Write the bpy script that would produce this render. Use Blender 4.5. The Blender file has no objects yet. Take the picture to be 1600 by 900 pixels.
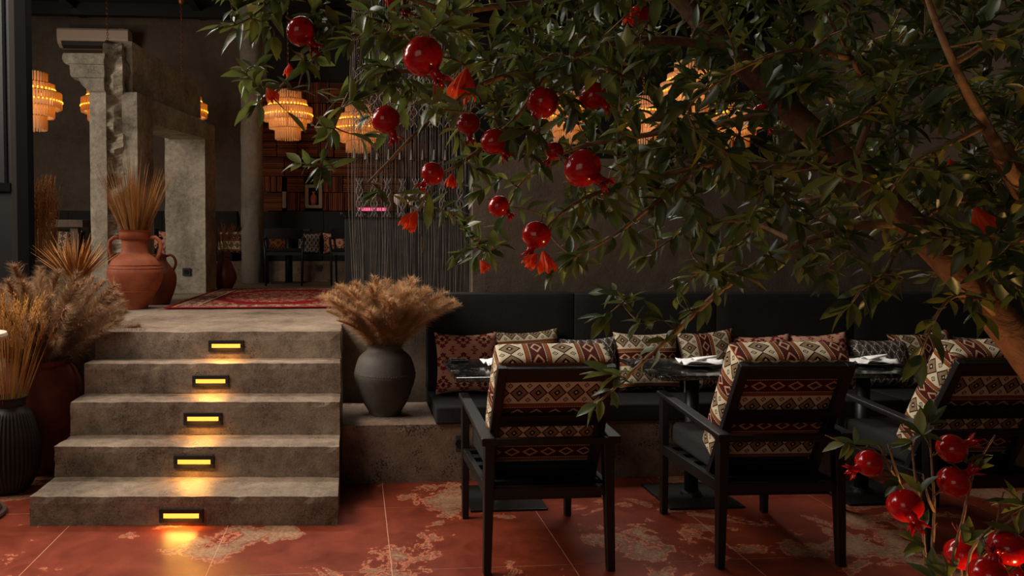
import bpy, bmesh, math, random
from mathutils import Vector, Matrix, noise, Euler
sc = bpy.context.scene
rnd = random.Random(7)
PI = math.pi

# ------------------------------------------------------------------ camera
FPX, CX, CY, CAMH = 1220.0, 650.0, 415.0, 1.45
PIT = math.atan((CY - 376) / FPX)
YAW = math.atan((650 - 555) / FPX * math.cos(PIT))
cam_d = bpy.data.cameras.new('camera')
cam = bpy.data.objects.new('camera', cam_d)
sc.collection.objects.link(cam)
cam.location = (0, 0, CAMH)
cam.rotation_euler = (PI / 2 - PIT, 0, -YAW)
cam_d.sensor_width = 36
cam_d.lens = 36 * FPX / 1600
cam_d.shift_x = (800 - CX) / 1600
cam_d.shift_y = -(450 - CY) / 1600
cam_d.clip_start = 0.05
cam_d.dof.use_dof = False
sc.camera = cam

# ------------------------------------------------------------------ world, daylight, exposure
sc.view_settings.view_transform = 'Standard'
sc.view_settings.look = 'None'
sc.view_settings.exposure = 0.0
sc.view_settings.gamma = 1.0
sc.view_settings.use_curve_mapping = False
w = bpy.data.worlds.new('daylight')
sc.world = w
w.use_nodes = True
bg = w.node_tree.nodes['Background']
bg.inputs[0].default_value = (1.0, 0.86, 0.74, 1)
bg.inputs[1].default_value = 0.022


def area(name, loc, target, sx, sy, power, col=(1, 1, 1), spread=PI):
    l = bpy.data.lights.new(name, 'AREA')
    l.shape = 'RECTANGLE'
    l.size, l.size_y, l.energy, l.color, l.spread = sx, sy, power, col, spread
    o = bpy.data.objects.new(name, l)
    sc.collection.objects.link(o)
    o.location = loc
    o.rotation_euler = (Vector(target) - Vector(loc)).to_track_quat('-Z', 'Y').to_euler()
    return o


# daylight through the glazing left of the camera
area('window_daylight', (-3.2, 4.0, 3.8), (0.3, 4.2, 0.4), 2.6, 2.4, 300, (1.0, 0.93, 0.84))
# softer daylight through the entrance glazing behind the camera
area('entrance_daylight', (-2.8, -2.2, 2.0), (0.4, 4.8, 0.6), 3.0, 2.4, 24, (1.0, 0.84, 0.68))
# added fill lamp under the closed ceiling: lights treads, table tops and cushion tops from above and behind
area('overhead_fill', (0.4, 6.5, 4.5), (0.3, 4.7, 0.5), 5.0, 0.8, 72, (1.0, 0.95, 0.88), 1.5)
# window in the left wall of the hall, behind the partition
area('hall_window', (-4.9, 6.3, 2.9), (-1.6, 8.3, 1.7), 1.5, 2.2, 90, (1.0, 0.90, 0.78))

# ------------------------------------------------------------------ helpers
F_ = Vector((math.sin(YAW) * math.cos(PIT), math.cos(YAW) * math.cos(PIT), -math.sin(PIT)))
R_ = Vector((math.cos(YAW), -math.sin(YAW), 0))
U_ = R_.cross(F_)
CAM = Vector((0, 0, CAMH))


def at(u, v, y):
    """world point of the plane y that the photograph shows at pixel (u, v)"""
    d = F_ + R_ * ((u - CX) / FPX) - U_ * ((v - CY) / FPX)
    return CAM + d * (y / d.y)


def proj(p):
    d = Vector(p) - CAM
    z = d.dot(F_)
    return CX + FPX * d.dot(R_) / z, CY - FPX * d.dot(U_) / z, z


def S(r, g, b):
    f = lambda c: (c / 255 / 12.92) if c / 255 < .04045 else ((c / 255 + .055) / 1.055) ** 2.4
    return (f(r), f(g), f(b), 1)


class MB:
    """collects geometry for ONE mesh object"""

    def __init__(s):
        s.v, s.f, s.uv = [], [], {}

    def quad(s, ids, uvs=None):
        s.f.append(tuple(ids))
        if uvs:
            s.uv[len(s.f) - 1] = uvs

    def hexa(s, c):
        b = len(s.v)
        s.v += [tuple(p) for p in c]
        for q in ((3, 2, 1, 0), (4, 5, 6, 7), (0, 1, 5, 4), (1, 2, 6, 5), (2, 3, 7, 6), (3, 0, 4, 7)):
            s.f.append(tuple(b + i for i in q))
        return s

    def box(s, x0, x1, y0, y1, z0, z1, M=None):
        c = [(x0, y0, z0), (x1, y0, z0), (x1, y1, z0), (x0, y1, z0), (x0, y0, z1), (x1, y0, z1), (x1, y1, z1), (x0, y1, z1)]
        if M:
            c = [M @ Vector(p) for p in c]
        return s.hexa(c)

    def bar(s, p, q, w0, d0, w1=None, d1=None, side=(1, 0, 0)):
        """tapered square bar from p to q; w along side, d across"""
        p, q = Vector(p), Vector(q)
        w1 = w0 if w1 is None else w1
        d1 = d0 if d1 is None else d1
        a = (q - p).normalized()
        sx = Vector(side)
        sx = (sx - a * sx.dot(a)).normalized()
        sy = a.cross(sx)
        c = []
        for o, ww, dd in ((p, w0, d0), (q, w1, d1)):
            for i, j in ((-1, -1), (1, -1), (1, 1), (-1, 1)):
                c.append(o + sx * (i * ww / 2) + sy * (j * dd / 2))
        return s.hexa(c)

    def tube(s, pts, radii, n=6, cap=True):
        pts = [Vector(p) for p in pts]
        if not isinstance(radii, (list, tuple)):
            radii = [radii] * len(pts)
        b = len(s.v)
        ref = None
        for i, p in enumerate(pts):
            t = (pts[min(i + 1, len(pts) - 1)] - pts[max(i - 1, 0)])
            t = t.normalized() if t.length > 1e-9 else Vector((0, 0, 1))
            if ref is None:
                ref = t.orthogonal().normalized()
            else:
                ref = (ref - t * ref.dot(t))
                ref = ref.normalized() if ref.length > 1e-6 else t.orthogonal().normalized()
            bt = t.cross(ref)
            for k in range(n):
                a = 2 * PI * k / n
                s.v.append(tuple(p + (ref * math.cos(a) + bt * math.sin(a)) * radii[i]))
        for i in range(len(pts) - 1):
            for k in range(n):
                k2 = (k + 1) % n
                s.f.append((b + i * n + k, b + i * n + k2, b + (i + 1) * n + k2, b + (i + 1) * n + k))
        if cap:
            s.f.append(tuple(b + k for k in range(n))[::-1])
            e = b + (len(pts) - 1) * n
            s.f.append(tuple(e + k for k in range(n)))
        return s

    def lathe(s, prof, n=32, c=(0, 0, 0), mod=None, cap=True):
        b = len(s.v)
        for i, (r, z) in enumerate(prof):
            for k in range(n):
                a = 2 * PI * k / n
                rr = mod(r, z, a) if mod else r
                s.v.append((c[0] + rr * math.cos(a), c[1] + rr * math.sin(a), c[2] + z))
        for i in range(len(prof) - 1):
            for k in range(n):
                k2 = (k + 1) % n
                s.f.append((b + i * n + k, b + i * n + k2, b + (i + 1) * n + k2, b + (i + 1) * n + k))
        if cap:
            s.f.append(tuple(b + k for k in range(n))[::-1])
            e = b + (len(prof) - 1) * n
            s.f.append(tuple(e + k for k in range(n)))
        return s

    def prism(s, poly, d0, d1, axis='y'):
        """extrude an (a, b) outline; axis y: poly is (x, z)"""
        b = len(s.v)
        n = len(poly)
        mk = {'y': lambda a, c, d: (a, d, c), 'x': lambda a, c, d: (d, a, c), 'z': lambda a, c, d: (a, c, d)}[axis]
        for d in (d0, d1):
            for a, c in poly:
                s.v.append(mk(a, c, d))
        s.f.append(tuple(b + i for i in range(n)))
        s.f.append(tuple(b + n + i for i in range(n))[::-1])
        for i in range(n):
            j = (i + 1) % n
            s.f.append((b + i, b + n + i, b + n + j, b + j))
        return s

    def mesh(s, name):
        me = bpy.data.meshes.new(name)
        me.from_pydata(s.v, [], s.f)
        if s.uv:
            ul = me.uv_layers.new(name='UVMap')
            for fi, uvs in s.uv.items():
                for li, uv in zip(me.polygons[fi].loop_indices, uvs):
                    ul.data[li].uv = uv
        bm = bmesh.new()
        bm.from_mesh(me)
        bmesh.ops.recalc_face_normals(bm, faces=bm.faces)
        bm.to_mesh(me)
        bm.free()
        return me

    def build(s, name, mat, parent=None, smooth=False, bevel=0, recalc=True):
        return link(name, s.mesh(name), mat, parent, smooth, bevel)


def link(name, me, mat, parent=None, smooth=False, bevel=0):
    if mat is not None and not me.materials:
        me.materials.append(mat)
    if smooth:
        me.polygons.foreach_set('use_smooth', [True] * len(me.polygons))
    o = bpy.data.objects.new(name, me)
    sc.collection.objects.link(o)
    if parent:
        o.parent = parent
    if bevel:
        m = o.modifiers.new('bevel', 'BEVEL')
        m.width, m.segments, m.limit_method, m.angle_limit = bevel, 2, 'ANGLE', 0.6
    return o


def tag(o, label, cat, group=None, kind=None):
    if label:
        o['label'] = label
    if cat:
        o['category'] = cat
    if group:
        o['group'] = group
    if kind:
        o['kind'] = kind
    return o


def thing(name, label, cat, loc=(0, 0, 0), rz=0, group=None):
    o = bpy.data.objects.new(name, None)
    o.empty_display_size = 0.05
    sc.collection.objects.link(o)
    o.location = loc
    o.rotation_euler = (0, 0, rz)
    return tag(o, label, cat, group)


def dup(root, loc, rz=None, label=None):
    """a copy of a thing, with copies of its parts and their sub-parts"""
    r = root.copy()
    sc.collection.objects.link(r)
    r.location = loc
    if rz is not None:
        r.rotation_euler = (0, 0, rz) if not hasattr(rz, '__len__') else rz
    if label:
        r['label'] = label
    for ch in root.children:
        c = ch.copy()
        sc.collection.objects.link(c)
        c.parent = r
        for g in ch.children:
            d = g.copy()
            sc.collection.objects.link(d)
            d.parent = c
    return r


def struct(o):
    o['kind'] = 'structure'
    return o


def fbm(p, sc_=1.0, oct_=3):
    v, a, f = 0, 1, sc_
    for _ in range(oct_):
        v += a * noise.noise(Vector(p) * f)
        a *= .5
        f *= 2.1
    return v


def rough_box(x0, x1, yf0, yf1, y1, z0, z1, cut=0.06, chip=0.008, bump=0.003):
    """concrete block: front edge may run skew (yf0 at x0, yf1 at x1), arrises chipped, faces uneven"""
    bm = bmesh.new()
    nx, ny, nz = max(2, int((x1 - x0) / cut)), max(2, int((y1 - yf0) / (cut * 2))), max(2, int((z1 - z0) / (cut * .7)))
    idx = {}

    def P(i, j, k):
        key = (i, j, k)
        if key in idx:
            return idx[key]
        x = x0 + (x1 - x0) * i / nx
        tf = (x - x0) / (x1 - x0)
        yf = yf0 + (yf1 - yf0) * tf
        y = yf + (y1 - yf) * j / ny
        z = z0 + (z1 - z0) * k / nz
        n = Vector(((i == nx) - (i == 0), (j == ny) - (j == 0), (k == nz) - (k == 0)))
        p = Vector((x, y, z))
        d = bump * fbm(p, 6, 2)
        if n.length > 1.2 and k != 0:
            d -= chip * (0.3 + max(0, fbm(p, 17, 2)) * 1.6)
        p += n.normalized() * d
        idx[key] = bm.verts.new(p)
        return idx[key]

    def grid(A, B, fn):
        for a in range(A):
            for b in range(B):
                bm.faces.new([fn(a, b), fn(a + 1, b), fn(a + 1, b + 1), fn(a, b + 1)])
    grid(nx, nz, lambda a, b: P(a, 0, b))
    grid(nx, nz, lambda a, b: P(a, ny, b))
    grid(ny, nz, lambda a, b: P(0, a, b))
    grid(ny, nz, lambda a, b: P(nx, a, b))
    grid(nx, ny, lambda a, b: P(a, b, 0))
    grid(nx, ny, lambda a, b: P(a, b, nz))
    bmesh.ops.recalc_face_normals(bm, faces=bm.faces)
    me = bpy.data.meshes.new('concrete_block')
    bm.to_mesh(me)
    bm.free()
    return me


# ------------------------------------------------------------------ materials
class N:
    """wraps a float socket so that python arithmetic builds math nodes"""

    def __init__(s, nt, k):
        s.nt, s.k = nt, k

    def m(s, op, *o, **kw):
        n = s.nt.nodes.new('ShaderNodeMath')
        n.operation = op
        for i, x in enumerate((s,) + o):
            if isinstance(x, N):
                s.nt.links.new(x.k, n.inputs[i])
            else:
                n.inputs[i].default_value = x
        return N(s.nt, n.outputs[0])

    def __add__(s, o): return s.m('ADD', o)
    def __sub__(s, o): return s.m('SUBTRACT', o)
    def __mul__(s, o): return s.m('MULTIPLY', o)
    def __truediv__(s, o): return s.m('DIVIDE', o)
    def lt(s, o): return s.m('LESS_THAN', o)
    def gt(s, o): return s.m('GREATER_THAN', o)
    def fr(s): return s.m('FRACT')
    def ab(s): return s.m('ABSOLUTE')
    def fl(s): return s.m('FLOOR')
    def mx(s, o): return s.m('MAXIMUM', o)
    def mn(s, o): return s.m('MINIMUM', o)
    def band(s, a, b): return s.gt(a) * s.lt(b)


class Mat:
    def __init__(s, name, rough=.6, spec=.4, metal=0):
        s.m = bpy.data.materials.new(name)
        s.m.use_nodes = True
        s.nt = s.m.node_tree
        s.b = s.nt.nodes['Principled BSDF']
        s.b.inputs['Roughness'].default_value = rough
        s.b.inputs['Metallic'].default_value = metal
        s.b.inputs['Specular IOR Level'].default_value = spec
        s.out = s.nt.nodes['Material Output']

    def nd(s, t, **kw):
        n = s.nt.nodes.new(t)
        for k, v in kw.items():
            setattr(n, k, v)
        return n

    def ln(s, a, b):
        s.nt.links.new(a.k if isinstance(a, N) else a, b)

    def pos(s):
        return s.nd('ShaderNodeNewGeometry').outputs['Position']

    def objco(s):
        return s.nd('ShaderNodeTexCoord').outputs['Object']

    def uv(s):
        u = s.nd('ShaderNodeSeparateXYZ')
        s.ln(s.nd('ShaderNodeTexCoord').outputs['UV'], u.inputs[0])
        return N(s.nt, u.outputs[0]), N(s.nt, u.outputs[1])

    def noise(s, vec, scale, detail=4, rough=.55, dist=0, scl=None):
        n = s.nd('ShaderNodeTexNoise')
        if scl:
            mp = s.nd('ShaderNodeMapping')
            mp.inputs['Scale'].default_value = scl
            s.ln(vec, mp.inputs[0])
            vec = mp.outputs[0]
        s.ln(vec, n.inputs['Vector'])
        n.inputs['Scale'].default_value = scale
        n.inputs['Detail'].default_value = detail
        n.inputs['Roughness'].default_value = rough
        n.inputs['Distortion'].default_value = dist
        return N(s.nt, n.outputs['Fac'])

    def voro(s, vec, scale, feature='F1'):
        n = s.nd('ShaderNodeTexVoronoi', feature=feature)
        s.ln(vec, n.inputs['Vector'])
        n.inputs['Scale'].default_value = scale
        return N(s.nt, n.outputs['Distance'])

    def ramp(s, fac, stops):
        r = s.nd('ShaderNodeValToRGB')
        e = r.color_ramp.elements
        while len(e) < len(stops):
            e.new(.5)
        for x, (p, c) in zip(e, stops):
            x.position = p
            x.color = c
        s.ln(fac, r.inputs[0])
        return r.outputs[0]

    def mix(s, a, b, fac, blend='MIX'):
        n = s.nd('ShaderNodeMix', data_type='RGBA', blend_type=blend)
        for sock, x in ((n.inputs[0], fac), (n.inputs[6], a), (n.inputs[7], b)):
            if isinstance(x, N):
                s.ln(x, sock)
            elif isinstance(x, (tuple, float, int)):
                sock.default_value = x
            else:
                s.ln(x, sock)
        return n.outputs[2]

    def color(s, c):
        if isinstance(c, tuple):
            s.b.inputs['Base Color'].default_value = c
        else:
            s.ln(c, s.b.inputs['Base Color'])
        return s

    def bump(s, h, strength=.4, dist=.01):
        n = s.nd('ShaderNodeBump')
        n.inputs['Strength'].default_value = strength
        n.inputs['Distance'].default_value = dist
        s.ln(h, n.inputs['Height'])
        s.ln(n.outputs[0], s.b.inputs['Normal'])
        return s


def plain(name, c, rough=.6, metal=0, spec=.4, nscale=0, namt=.25, bump=0):
    m = Mat(name, rough, spec, metal)
    if nscale:
        n = m.noise(m.objco(), nscale, 5)
        d = tuple(x * (1 - namt) for x in c[:3]) + (1,)
        l = tuple(min(1, x * (1 + namt)) for x in c[:3]) + (1,)
        m.color(m.ramp(n, [(.3, d), (.7, l)]))
        if bump:
            m.bump(n, bump, .004)
    else:
        m.color(c)
    return m.m


def concrete(name, lo, hi, pits=.5, scale=1.0, rough=.7):
    m = Mat(name, rough, .35)
    p = m.pos()
    n1 = m.noise(p, 2.2 * scale, 6, .6)
    n2 = m.noise(p, 16 * scale, 5, .65)
    n3 = m.noise(p, 90 * scale, 3, .7)
    f = n1 * .45 + n2 * .35 + n3 * .3
    n0 = m.noise(p, .9 * scale, 5, .7, .6)
    f = f + (n0 - .5) * .35
    c = m.ramp(f, [(.40, lo), (.68, hi)])
    v = m.voro(p, 64)
    sz = m.noise(p, 7, 2)
    pit = v.lt((sz - .38) * 1.3 * pits)
    c = m.mix(c, tuple(x * .35 for x in lo[:3]) + (1,), pit * .8)
    m.color(c)
    m.bump(n2 * .5 + n3 * .7 - pit * .8, .45, .006)
    return m.m


def kilim(name, swap=False, bright=1.0):
    m = Mat(name, .9, .1)
    u, v = m.uv()
    if swap:
        u, v = v, u
    c = lambda r, g, b: tuple(x * bright for x in S(r, g, b)[:3]) + (1,)
    cream, black, tan, orange, maroon, olive = c(206, 190, 160), c(26, 18, 16), c(150, 122, 92), c(142, 72, 34), c(76, 25, 20), c(104, 84, 60)
    fu = (u / .083).fr()
    t = (v / .228).fr() - .5
    tc = t.ab()
    # cream band with large black-outlined lozenges
    d = (fu - .5).ab() * 2 + tc / .215
    stripe = (v / .0065).fr().lt(.45)
    lo = m.mix(tan, c(96, 72, 52), stripe * .7)
    col = m.mix(cream, lo, d.lt(.92))
    col = m.mix(col, black, d.band(.84, 1.0).mx(d.lt(.36)))
    col = m.mix(col, cream, d.lt(.14))
    fs = ((u / .083 + .5).fr() - .5).ab()
    d2 = fs / .15 + (tc - .17).ab() / .062
    col = m.mix(col, black, d2.band(.62, 1.0).mx(d2.lt(.24)))
    # side bands
    col = m.mix(col, maroon, tc.gt(.255))
    col = m.mix(col, orange, tc.band(.27, .318))
    col = m.mix(col, olive, tc.band(.318, .345))
    dash = (u / .011).fr().lt(.72)
    col = m.mix(col, cream, tc.band(.345, .358) * dash)
    d3 = (fu - .5).ab() / .46 + (tc * -1 + .5) / .115
    jag = ((u / .0052).fl() * .0052 / .083).fr()
    d3 = (jag - .5).ab() / .46 + (tc * -1 + .5) / .115
    col = m.mix(col, c(186, 150, 118), d3.band(.62, .95))
    n = m.noise(m.nd('ShaderNodeTexCoord').outputs['UV'], 900, 2)
    col = m.mix(col, (0, 0, 0, 1), (n - .3) * .35)
    m.color(col)
    m.bump(n, .25, .002)
    return m.m


def pink_kilim(name):
    m = Mat(name, .9, .1)
    u, v = m.uv()
    q = .006
    u, v = (u / q).fl() * q, (v / q).fl() * q
    base, red, dark = S(222, 166, 140), S(140, 52, 43), S(78, 24, 26)
    a = (u / .14).fr() - .5
    b = (v / .15).fr() - .5
    d = a.ab() * 2 + b.ab() * 2
    teeth = ((v / .024).fr() - .5).ab() * .5
    e = d + teeth
    col = m.mix(base, red, e.band(.62, .98))
    col = m.mix(col, dark, (e.band(.86, .98) * b.gt(0)).mx(d.lt(.24)))
    a2 = ((u / .14) + .5).fr() - .5
    b2 = ((v / .15) + .5).fr() - .5
    d2 = a2.ab() * 3.2 + b2.ab() * 2.4 + teeth * 1.5
    col = m.mix(col, red, d2.lt(.62))
    col = m.mix(col, base, d2.lt(.24))
    n = m.noise(m.nd('ShaderNodeTexCoord').outputs['UV'], 500, 2)
    col = m.mix(col, (0, 0, 0, 1), (n - .3) * .3)
    m.color(col)
    m.bump(n, .3, .002)
    return m.m


def grey_weave(name):
    m = Mat(name, .9, .1)
    u, v = m.uv()
    base, light, mid = S(70, 63, 58), S(205, 198, 188), S(128, 115, 104)
    a = (u + v * .62) / .06
    b = (u - v * .62) / .06
    la = (a.fr() - .5).ab()
    lb = (b.fr() - .5).ab()
    col = m.mix(base, mid, ((u / .03).fr() - .5).ab().lt(.16) * ((v / .011).fr()).lt(.5))
    cell = (la * -1 + .5) + (lb * -1 + .5)
    col = m.mix(col, mid, cell.band(.5, .62))
    br = m.noise(m.nd('ShaderNodeTexCoord').outputs['UV'], 60, 2).gt(.46)
    col = m.mix(col, light, la.lt(.055).mx(lb.lt(.055)) * br)
    col = m.mix(col, light, cell.gt(.94))
    m.color(col)
    return m.m


def rug_mat():
    m = Mat('persian_rug', .95, .1)
    u, v = m.uv()          # metres from the rug's centre
    red, dark, cream, blue = S(122, 16, 24), S(40, 10, 13), S(186, 150, 116), S(52, 40, 48)
    uvv = m.nd('ShaderNodeTexCoord').outputs['UV']
    HX, HY = .85, 1.31
    ed = ((u.ab() * -1 + HX)).mn(v.ab() * -1 + HY)
    fl = m.noise(uvv, 15, 4, .75)
    fl2 = m.noise(uvv, 30, 3, .75)
    med = (u / .55) * (u / .55) + (v / .80) * (v / .80) + (fl - .5) * .7
    motif = m.mix(m.mix(red, cream, fl2.gt(.52)), dark, fl.gt(.56))
    field = m.mix(m.mix(red, cream, (fl.gt(.53) * fl2.gt(.46)) * med.lt(1.0)), dark, fl2.gt(.62) * med.lt(1.2))
    corner = (u.ab() / .62) * (v.ab() / 1.0)
    field = m.mix(field, motif, corner.gt(.48))
    bord = m.mix(m.mix(dark, cream, fl2.gt(.50)), red, fl.gt(.55))
    c = m.mix(field, bord, ed.lt(.27))
    c = m.mix(c, dark, ed.band(.255, .275).mx(ed.band(.035, .05)))
    c = m.mix(c, cream, ed.band(.23, .245).mx(ed.band(.06, .07)))
    c = m.mix(c, red, ed.lt(.035))
    m.color(c)
    m.bump(fl2, .3, .004)
    return m.m


def tile_mat():
    m = Mat('terracotta_tile', .42, .18)
    p = m.pos()
    n1 = m.noise(p, 1.35, 7, .62, .9)
    n2 = m.noise(p, 5.5, 6, .65, .6)
    n3 = m.noise(p, 55, 3, .7)
    base = m.ramp(n2 * .75 + n3 * .25, [(.32, S(90, 33, 19)), (.68, S(128, 54, 33))])
    f = n1 * .72 + n2 * .28
    patch = m.ramp(n3 * .6 + n2 * .4, [(.38, S(96, 72, 52)), (.62, S(168, 130, 96))])
    mask = m.ramp(f, [(.545, (0, 0, 0, 1)), (.575, (1, 1, 1, 1))])
    sep = m.nd('ShaderNodeSeparateColor')
    m.ln(mask, sep.inputs[0])
    mk = N(m.nt, sep.outputs[0])
    c = m.mix(base, patch, mk * .75)
    rim = f.band(.538, .552) * n3.gt(.45)
    c = m.mix(c, S(206, 128, 92), rim * .55)
    m.color(c)
    m.ln((n2 * .25 + mk * .22) + .30, m.b.inputs['Roughness'])
    m.bump(n3 * .4 + mk * .35 + n2 * .3, .22, .004)
    return m.m


def leaf_mat():
    m = Mat('leaf', .38, .45)
    g = m.nd('ShaderNodeNewGeometry')
    oi = m.nd('ShaderNodeObjectInfo')
    r = (N(m.nt, g.outputs['Random Per Island']) + N(m.nt, oi.outputs['Random'])).fr()
    c = m.ramp(r, [(0, S(48, 62, 42)), (.5, S(64, 80, 50)), (.85, S(84, 94, 52)), (1, S(118, 112, 48))])
    m.color(c)
    tr = m.nd('ShaderNodeBsdfTranslucent')
    m.ln(m.mix(c, S(150, 160, 60), .35), tr.inputs[0])
    mx = m.nd('ShaderNodeMixShader')
    mx.inputs[0].default_value = .28
    m.ln(m.b.outputs[0], mx.inputs[1])
    m.ln(tr.outputs[0], mx.inputs[2])
    m.ln(mx.outputs[0], m.out.inputs[0])
    return m.m


def emit(name, c, strength):
    m = Mat(name)
    m.b.inputs['Base Color'].default_value = (0, 0, 0, 1)
    m.b.inputs['Emission Color'].default_value = c
    m.b.inputs['Emission Strength'].default_value = strength
    return m.m


def bark_mat(name, lo, hi):
    m = Mat(name, .75, .3)
    p = m.objco()
    n = m.noise(p, 16, 6, .65, .8)
    m.color(m.ramp(n, [(.3, lo), (.7, hi)]))
    m.bump(n, .8, .01)
    return m.m


def glass_mat():
    m = Mat('tinted_glass', .05, .5)
    m.b.inputs['Base Color'].default_value = S(19, 17, 16)
    m.b.inputs['Specular IOR Level'].default_value = .15
    m.b.inputs['Roughness'].default_value = .5
    m.b.inputs['Transmission Weight'].default_value = .12
    return m.m


def marble_mat():
    m = Mat('black_marble', .13, .5)
    p = m.objco()
    n = m.noise(p, 7, 5, .6, 1.6)
    vein = ((n - .5).ab()).lt(.008)
    m.color(m.mix(S(16, 15, 15), S(120, 112, 102), vein * .6))
    return m.m


def crystal_mat():
    m = Mat('crystal_glass', .2, .6)
    m.b.inputs['Base Color'].default_value = S(240, 222, 190)
    tr = m.nd('ShaderNodeBsdfTranslucent')
    tr.inputs[0].default_value = S(255, 214, 140)
    mx = m.nd('ShaderNodeMixShader')
    mx.inputs[0].default_value = .6
    m.ln(m.b.outputs[0], mx.inputs[1])
    m.ln(tr.outputs[0], mx.inputs[2])
    m.ln(mx.outputs[0], m.out.inputs[0])
    return m.m


def terra_mat(name, lo, hi, rough=.65):
    m = Mat(name, rough, .3)
    p = m.objco()
    n = m.noise(p, 5, 6, .6)
    n2 = m.noise(p, 40, 4, .6, 0, (1, 1, 5))
    m.color(m.ramp(n * .7 + n2 * .3, [(.35, lo), (.65, hi)]))
    m.bump(n2, .25, .004)
    return m.m


def stack_mat():
    m = Mat('stacked_terracotta', .85, .2)
    g = m.nd('ShaderNodeNewGeometry')
    r = N(m.nt, g.outputs['Random Per Island'])
    m.color(m.ramp(r, [(0, S(66, 34, 20)), (1, S(122, 66, 40))]))
    return m.m


M_ = {}
M_['tile'] = tile_mat()
M_['grout'] = plain('grout', S(190, 140, 108), .9)
M_['step'] = concrete('step_concrete', S(70, 55, 43), S(143, 122, 101), .7, 1.0, .5)
M_['plinth'] = concrete('plinth_concrete', S(74, 58, 46), S(136, 112, 92), 1.2)
M_['platform'] = concrete('platform_concrete', S(108, 92, 78), S(160, 141, 120), .2, .8, .6)
M_['plaster'] = concrete('brown_plaster', S(70, 57, 46), S(92, 76, 62), .25, .8, .9)
M_['backwall'] = concrete('rough_plaster', S(72, 62, 52), S(98, 84, 71), 0, .6, .85)
M_['stone'] = concrete('portal_stone', S(96, 88, 74), S(192, 180, 158), .2, 1.4, .75)
M_['broken'] = concrete('broken_stone', S(66, 58, 48), S(196, 182, 156), .5, 3.0, .7)
M_['column'] = concrete('column_stone', S(96, 88, 78), S(128, 118, 106), 0, .8, .85)
M_['ceiling'] = plain('dark_ceiling', S(26, 23, 21), .9)
M_['steel'] = plain('black_steel', S(17, 15, 14), .45, 0, .4)
M_['frame_steel'] = plain('matt_black_steel', S(9, 8, 8), .95, 0, .05)
M_['frame_grey'] = plain('matt_grey_steel', S(34, 31, 29), .95, 0, .05)
M_['blackwood'] = plain('black_wood', S(21, 18, 17), .42, 0, .45, 30, .35)
M_['sofa'] = plain('charcoal_fabric', S(42, 40, 39), .95, 0, .1, 260, .4, .4)
M_['kilim'] = kilim('kilim_fabric')
M_['kilim_turned'] = kilim('kilim_fabric_turned', True)
M_['pink'] = pink_kilim('pink_kilim_fabric')
M_['grey'] = grey_weave('grey_woven_fabric')
M_['rug'] = rug_mat()
M_['terra'] = terra_mat('terracotta_clay', S(132, 62, 36), S(172, 92, 58))
M_['darkterra'] = terra_mat('dark_terracotta', S(96, 42, 26), S(128, 62, 38), .55)
M_['redclay'] = terra_mat('red_glazed_clay', S(92, 34, 24), S(120, 48, 32), .4)
M_['greyclay'] = terra_mat('grey_clay', S(62, 55, 49), S(84, 76, 67), .6)
M_['blackclay'] = terra_mat('black_clay', S(34, 31, 29), S(54, 49, 45), .5)
M_['brownclay'] = terra_mat('brown_clay', S(70, 52, 38), S(98, 74, 54), .7)
M_['pampas'] = plain('pampas_fluff', S(190, 150, 110), .95, 0, .1, 6, .3)
M_['pampas_dull'] = plain('pampas_fluff_grey', S(150, 116, 86), .95, 0, .1, 6, .3)
M_['straw'] = plain('straw', S(178, 128, 66), .7, 0, .2, 9, .35)
M_['straw_dark'] = plain('dark_straw', S(150, 98, 48), .7, 0, .2, 9, .35)
M_['leaf'] = leaf_mat()
M_['bark'] = bark_mat('bark', S(74, 48, 34), S(128, 88, 62))
M_['twig'] = bark_mat('twig_bark', S(84, 58, 40), S(150, 116, 84))
M_['white'] = plain('white_cloth', S(225, 222, 218), .85)
M_['dark_ceramic'] = plain('dark_ceramic', S(70, 62, 56), .3)
M_['marble'] = marble_mat()
M_['acbody'] = plain('cream_plastic', S(196, 176, 158), .35)
M_['niche'] = plain('pale_plaster', S(134, 112, 92), .8)
M_['brass'] = plain('brass', S(150, 100, 60), .35, .9)
M_['crystal'] = crystal_mat()
M_['glow'] = emit('chandelier_light', (1.0, .42, .035, 1), 2.6)
M_['lens'] = emit('step_lamp_lens', (1.0, .38, .045, 1), 2.3)
M_['pink_glow'] = emit('pink_light_strip', (1.0, .12, .28, 1), 1.2)
M_['glass'] = glass_mat()
M_['stack'] = stack_mat()
M_['cord'] = plain('cotton_cord', S(104, 96, 88), .9, 0, .1, 12, .3)
M_['wood'] = plain('brown_wood', S(70, 48, 34), .5, 0, .4, 14, .35)
M_['socket'] = plain('grey_socket_plastic', S(58, 54, 50), .4)
M_['flower'] = None


def fruit_mat():
    m = Mat('pomegranate_rind', .16, .4)
    n = m.noise(m.objco(), 14, 4)
    m.color(m.ramp(n, [(.3, (.30, .0015, .003, 1)), (.75, (.46, .003, .004, 1))]))
    m.b.inputs['Coat Weight'].default_value = .15
    m.b.inputs['Coat Roughness'].default_value = .08
    return m.m


def flower_mat():
    m = Mat('orange_petal', .6, .3)
    n = m.noise(m.objco(), 60, 4)
    c = m.ramp(n, [(.3, (.85, .05, .01, 1)), (.7, (1.0, .15, .03, 1))])
    m.color(c)
    tr = m.nd('ShaderNodeBsdfTranslucent')
    m.ln(c, tr.inputs[0])
    mx = m.nd('ShaderNodeMixShader')
    mx.inputs[0].default_value = .45
    m.ln(m.b.outputs[0], mx.inputs[1])
    m.ln(tr.outputs[0], mx.inputs[2])
    m.ln(mx.outputs[0], m.out.inputs[0])
    return m.m


M_['fruit'] = fruit_mat()
M_['flower'] = flower_mat()

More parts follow.
